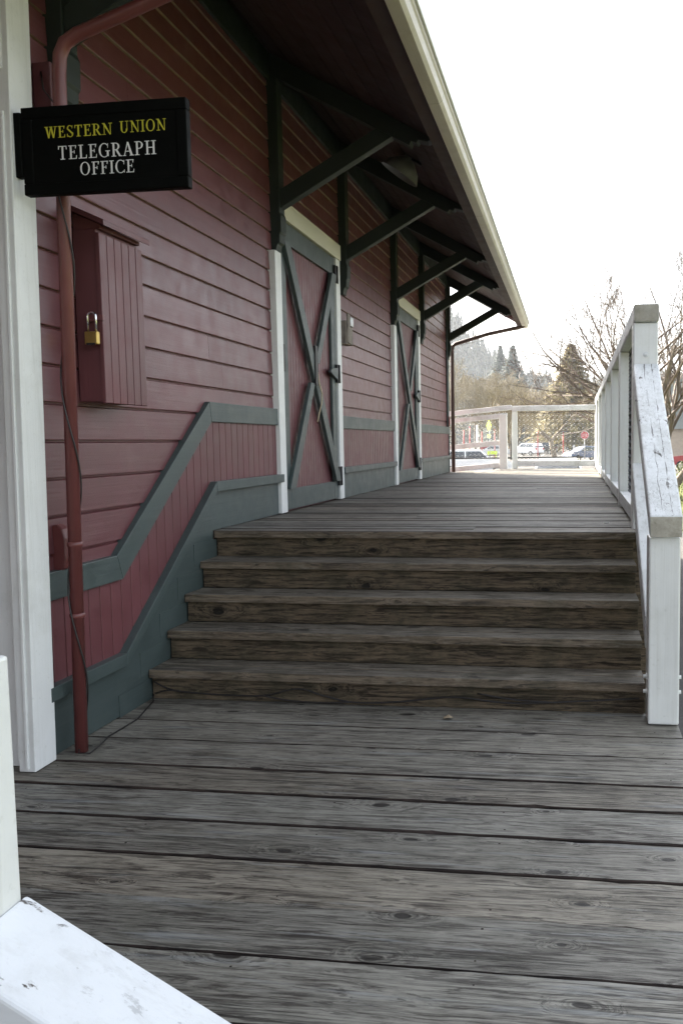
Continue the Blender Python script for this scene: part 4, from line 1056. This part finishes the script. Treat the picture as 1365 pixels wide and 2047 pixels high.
# conifers
M['needle']=twigmat('dark_conifer_needles',(.020,.035,.026),(.045,.070,.045)); M['needlesun']=twigmat('backlit_gold_needles',(.11,.10,.035),(.36,.28,.10))  # gold of the second puts sun backlight into the needle colour
def conifer(name,label,loc,h,w,seed,mat,dense=1.0,bare=.1):
    rg=random.Random(seed); root=thing(name,(0,0,0),label,'tree'); tm,cm=MB(),MB()
    tm.tube([(0,0,-.1),(0,0,h*.5),(0,0,h*.98)],[h*.018,h*.011,.02],8); 
    n=int(h*14*dense)
    for i in range(n):
        f=bare+(1-bare)*(i/n); z=h*f; L=w*(1-f)**.8*(.65+.5*rg.random())+.25; a=i*2.399+rg.uniform(-.4,.4)
        d=Vector((math.cos(a),math.sin(a),0)); k=max(3,int(L*4)); dr=rg.uniform(.15,.4)
        for j in range(k):
            g=(j+.4)/k; p=Vector((0,0,z))+d*(L*g)+Vector((0,0,-dr*L*g*g+.12*L*g)); s=(.30+.35*(1-g))*(.6+.5*rg.random())*(.55+w/8)
            for q in range(3):
                o=rv(rg,.5); u=(d*.8+o).normalized()*s; v=Vector((-d.y,d.x,rg.uniform(-.6,.2))).normalized()*s*.45
                c=p+rv(rg,.25*s); cm.add([c-v*.7-u*.3,c+v*.7-u*.3,c+u*1.1+Vector((0,0,-.25*s))],[(0,1,2)])
    tm.build('trunk',M['barkdark'],root); cm.build('crown',mat,root); root.location=loc; return root
conifer('conifer','tall dark conifer on the hillside, left of a matching pair',(-21.2,262,GR),31,9.0,3,M['needle'],1.4)
conifer('conifer','dark conifer on the hillside, right and fuller one of the pair',(-16.9,255,GR),30,11,4,M['needle'],1.5)
conifer('conifer','broad golden green conifer above the corner of the far railing',(1.2,132,GR),16.5,7.6,6,M['needlesun'],3.2)
# sunlit green shrub on the lawn
rg=random.Random(4); sh=thing('lawn_shrub',(7.7,43,GR),'bright green leafy shrub in front of the red car at the photo\'s right edge','shrub'); cm,tm=MB(),MB()
for k in range(6): tm.tube([(7.7+.1*math.cos(k),43+.1*math.sin(k),GR),(7.7+.4*math.cos(k),43+.4*math.sin(k),GR+.7)],[.02,.008],5)
for i in range(2600):
    v=rv(rg); 
    if v.length>1: continue
    p=Vector((7.75,43,GR+.55))+Vector((v.x*.75,v.y*.75,v.z*.55)); a=rv(rg).normalized()*.07; c=rv(rg).normalized()*.04; cm.add([p-c,p+c,p+a],[(0,1,2)])
tm.build('stem',M['barkdark'],sh); cm.build('foliage',gm,sh)

# hill with far woods
def hz(x,y):
    d=max(0,(y-330)/270); d=min(d,1.4)
    xs_=x*600/max(y,340); e=math.exp(-((xs_+150)/72)**2)*108+30
    return GR+e*(d*d*(3-2*min(d,1))if d<1 else e and 1+ .1*(d-1))*1.0 + 3*math.sin(x*.03+y*.02)*min(d,1)
b=MB(); vs=[]; fs=[]; NX,NY=80,30
for j in range(NY+1):
    for i in range(NX+1):
        x=-600+1200*i/NX; y=325+650*j/NY; vs.append((x,y,hz(x,y)))
for j in range(NY):
    for i in range(NX): a=j*(NX+1)+i; fs.append((a,a+1,a+NX+2,a+NX+1))
b.add(vs,fs,True); M['hill']=ground_mat('hill_undergrowth',(.04,.05,.03),(.10,.09,.05),.05); tag(b.build('hill',M['hill']),kind='structure')
rg=random.Random(9); b=MB()
for i in range(2600):
    y=340+rg.random()*330; x=rg.uniform(-260,160)*(y/600); z=hz(x,y); h=rg.uniform(9,19); w=h*rg.uniform(.16,.28)
    for k in range(9):
        f=k/9; zz=z+h*(.08+.9*f); ww=w*(1-f)**.85+.3
        for q in range(4):
            a=rg.random()*6.28; u=Vector((math.cos(a),math.sin(a),0)); v=Vector((-u.y,u.x,0)); c=Vector((x,y,zz))
            b.add([c+u*ww-v*ww*.5+Vector((0,0,-h*.04)),c+u*ww+v*ww*.5+Vector((0,0,-h*.04)),c-u*ww*.2+Vector((0,0,h*.16))],[(0,1,2)])
M['woods']=twigmat('far_woods_foliage',(.018,.028,.016),(.085,.078,.036))
tag(b.build('hill_woods',M['woods']),'hazy mixed woods covering the far hillside','woods',kind='stuff')

# ------------------------------------------------------------------ light, sky, camera
SUN_EL=34; az=(-.72,.69)      # towards the sun: beyond the depot, to the left
S=Vector((az[0]*math.cos(R(SUN_EL)),az[1]*math.cos(R(SUN_EL)),math.sin(R(SUN_EL))))
ld=bpy.data.lights.new('sun','SUN'); ld.energy=5.0; ld.angle=R(.6); ld.color=(1,.93,.80)
lo_=bpy.data.objects.new('sun',ld); col.objects.link(lo_); lo_.rotation_euler=S.to_track_quat('Z','Y').to_euler()
wd=bpy.data.worlds.new('World'); sc.world=wd; wd.use_nodes=True; nt=wd.node_tree
bg=nt.nodes['Background']; sk=nt.nodes.new('ShaderNodeTexSky'); sk.sky_type='NISHITA'; sk.sun_disc=False
sk.sun_elevation=R(SUN_EL); sk.sun_rotation=math.atan2(S.x,S.y); sk.air_density=1.0; sk.dust_density=4.0; sk.ozone_density=1.0
hs=nt.nodes.new('ShaderNodeHueSaturation'); hs.inputs['Saturation'].default_value=.38; hs.inputs['Value'].default_value=1.0
nt.links.new(sk.outputs[0],hs.inputs['Color']); nt.links.new(hs.outputs[0],bg.inputs[0]); bg.inputs[1].default_value=.11
# thin winter air
hb=MB(); hb.box(-1520,1520,-820,1520,GR-1.2,150)
hm=bpy.data.materials.new('haze_air'); hm.use_nodes=True; hn=hm.node_tree; hn.nodes.remove(hn.nodes['Principled BSDF'])
pv=hn.nodes.new('ShaderNodeVolumePrincipled'); pv.inputs['Density'].default_value=.00024; pv.inputs['Color'].default_value=(.86,.92,1,1); pv.inputs['Anisotropy'].default_value=.35
hn.links.new(pv.outputs[0],hn.nodes['Material Output'].inputs['Volume'])
tag(hb.build('haze',hm),'pale thin winter haze filling the air','haze',kind='stuff')

cd=bpy.data.cameras.new('camera'); cam=bpy.data.objects.new('camera',cd); col.objects.link(cam); sc.camera=cam
f,yaw,pitch,roll=1699.88,.1371,-.0834,-.0107
cd.sensor_fit='VERTICAL'; cd.sensor_height=36; cd.sensor_width=24; cd.lens=f/2047*36
cd.shift_x=-237.46/2047; cd.shift_y=1.47/2047
fw=Vector((-math.sin(yaw),math.cos(yaw),0)); rt_=Vector((math.cos(yaw),math.sin(yaw),0)); up=Vector((0,0,1))
f2=fw*math.cos(pitch)+up*math.sin(pitch); u2=up*math.cos(pitch)-fw*math.sin(pitch)
r3=rt_*math.cos(roll)+u2*math.sin(roll); u3=u2*math.cos(roll)-rt_*math.sin(roll)
mw=Matrix((( r3.x,u3.x,-f2.x,2.1997),(r3.y,u3.y,-f2.y,0),(r3.z,u3.z,-f2.z,.5188),(0,0,0,1)))
cam.matrix_world=mw; cd.clip_start=.05; cd.clip_end=6000
vs_=sc.view_settings; vs_.view_transform='Standard'; vs_.look='None'; vs_.gamma=1; vs_.exposure=2.58; vs_.use_curve_mapping=False
sc.render.resolution_x=682; sc.render.resolution_y=1024
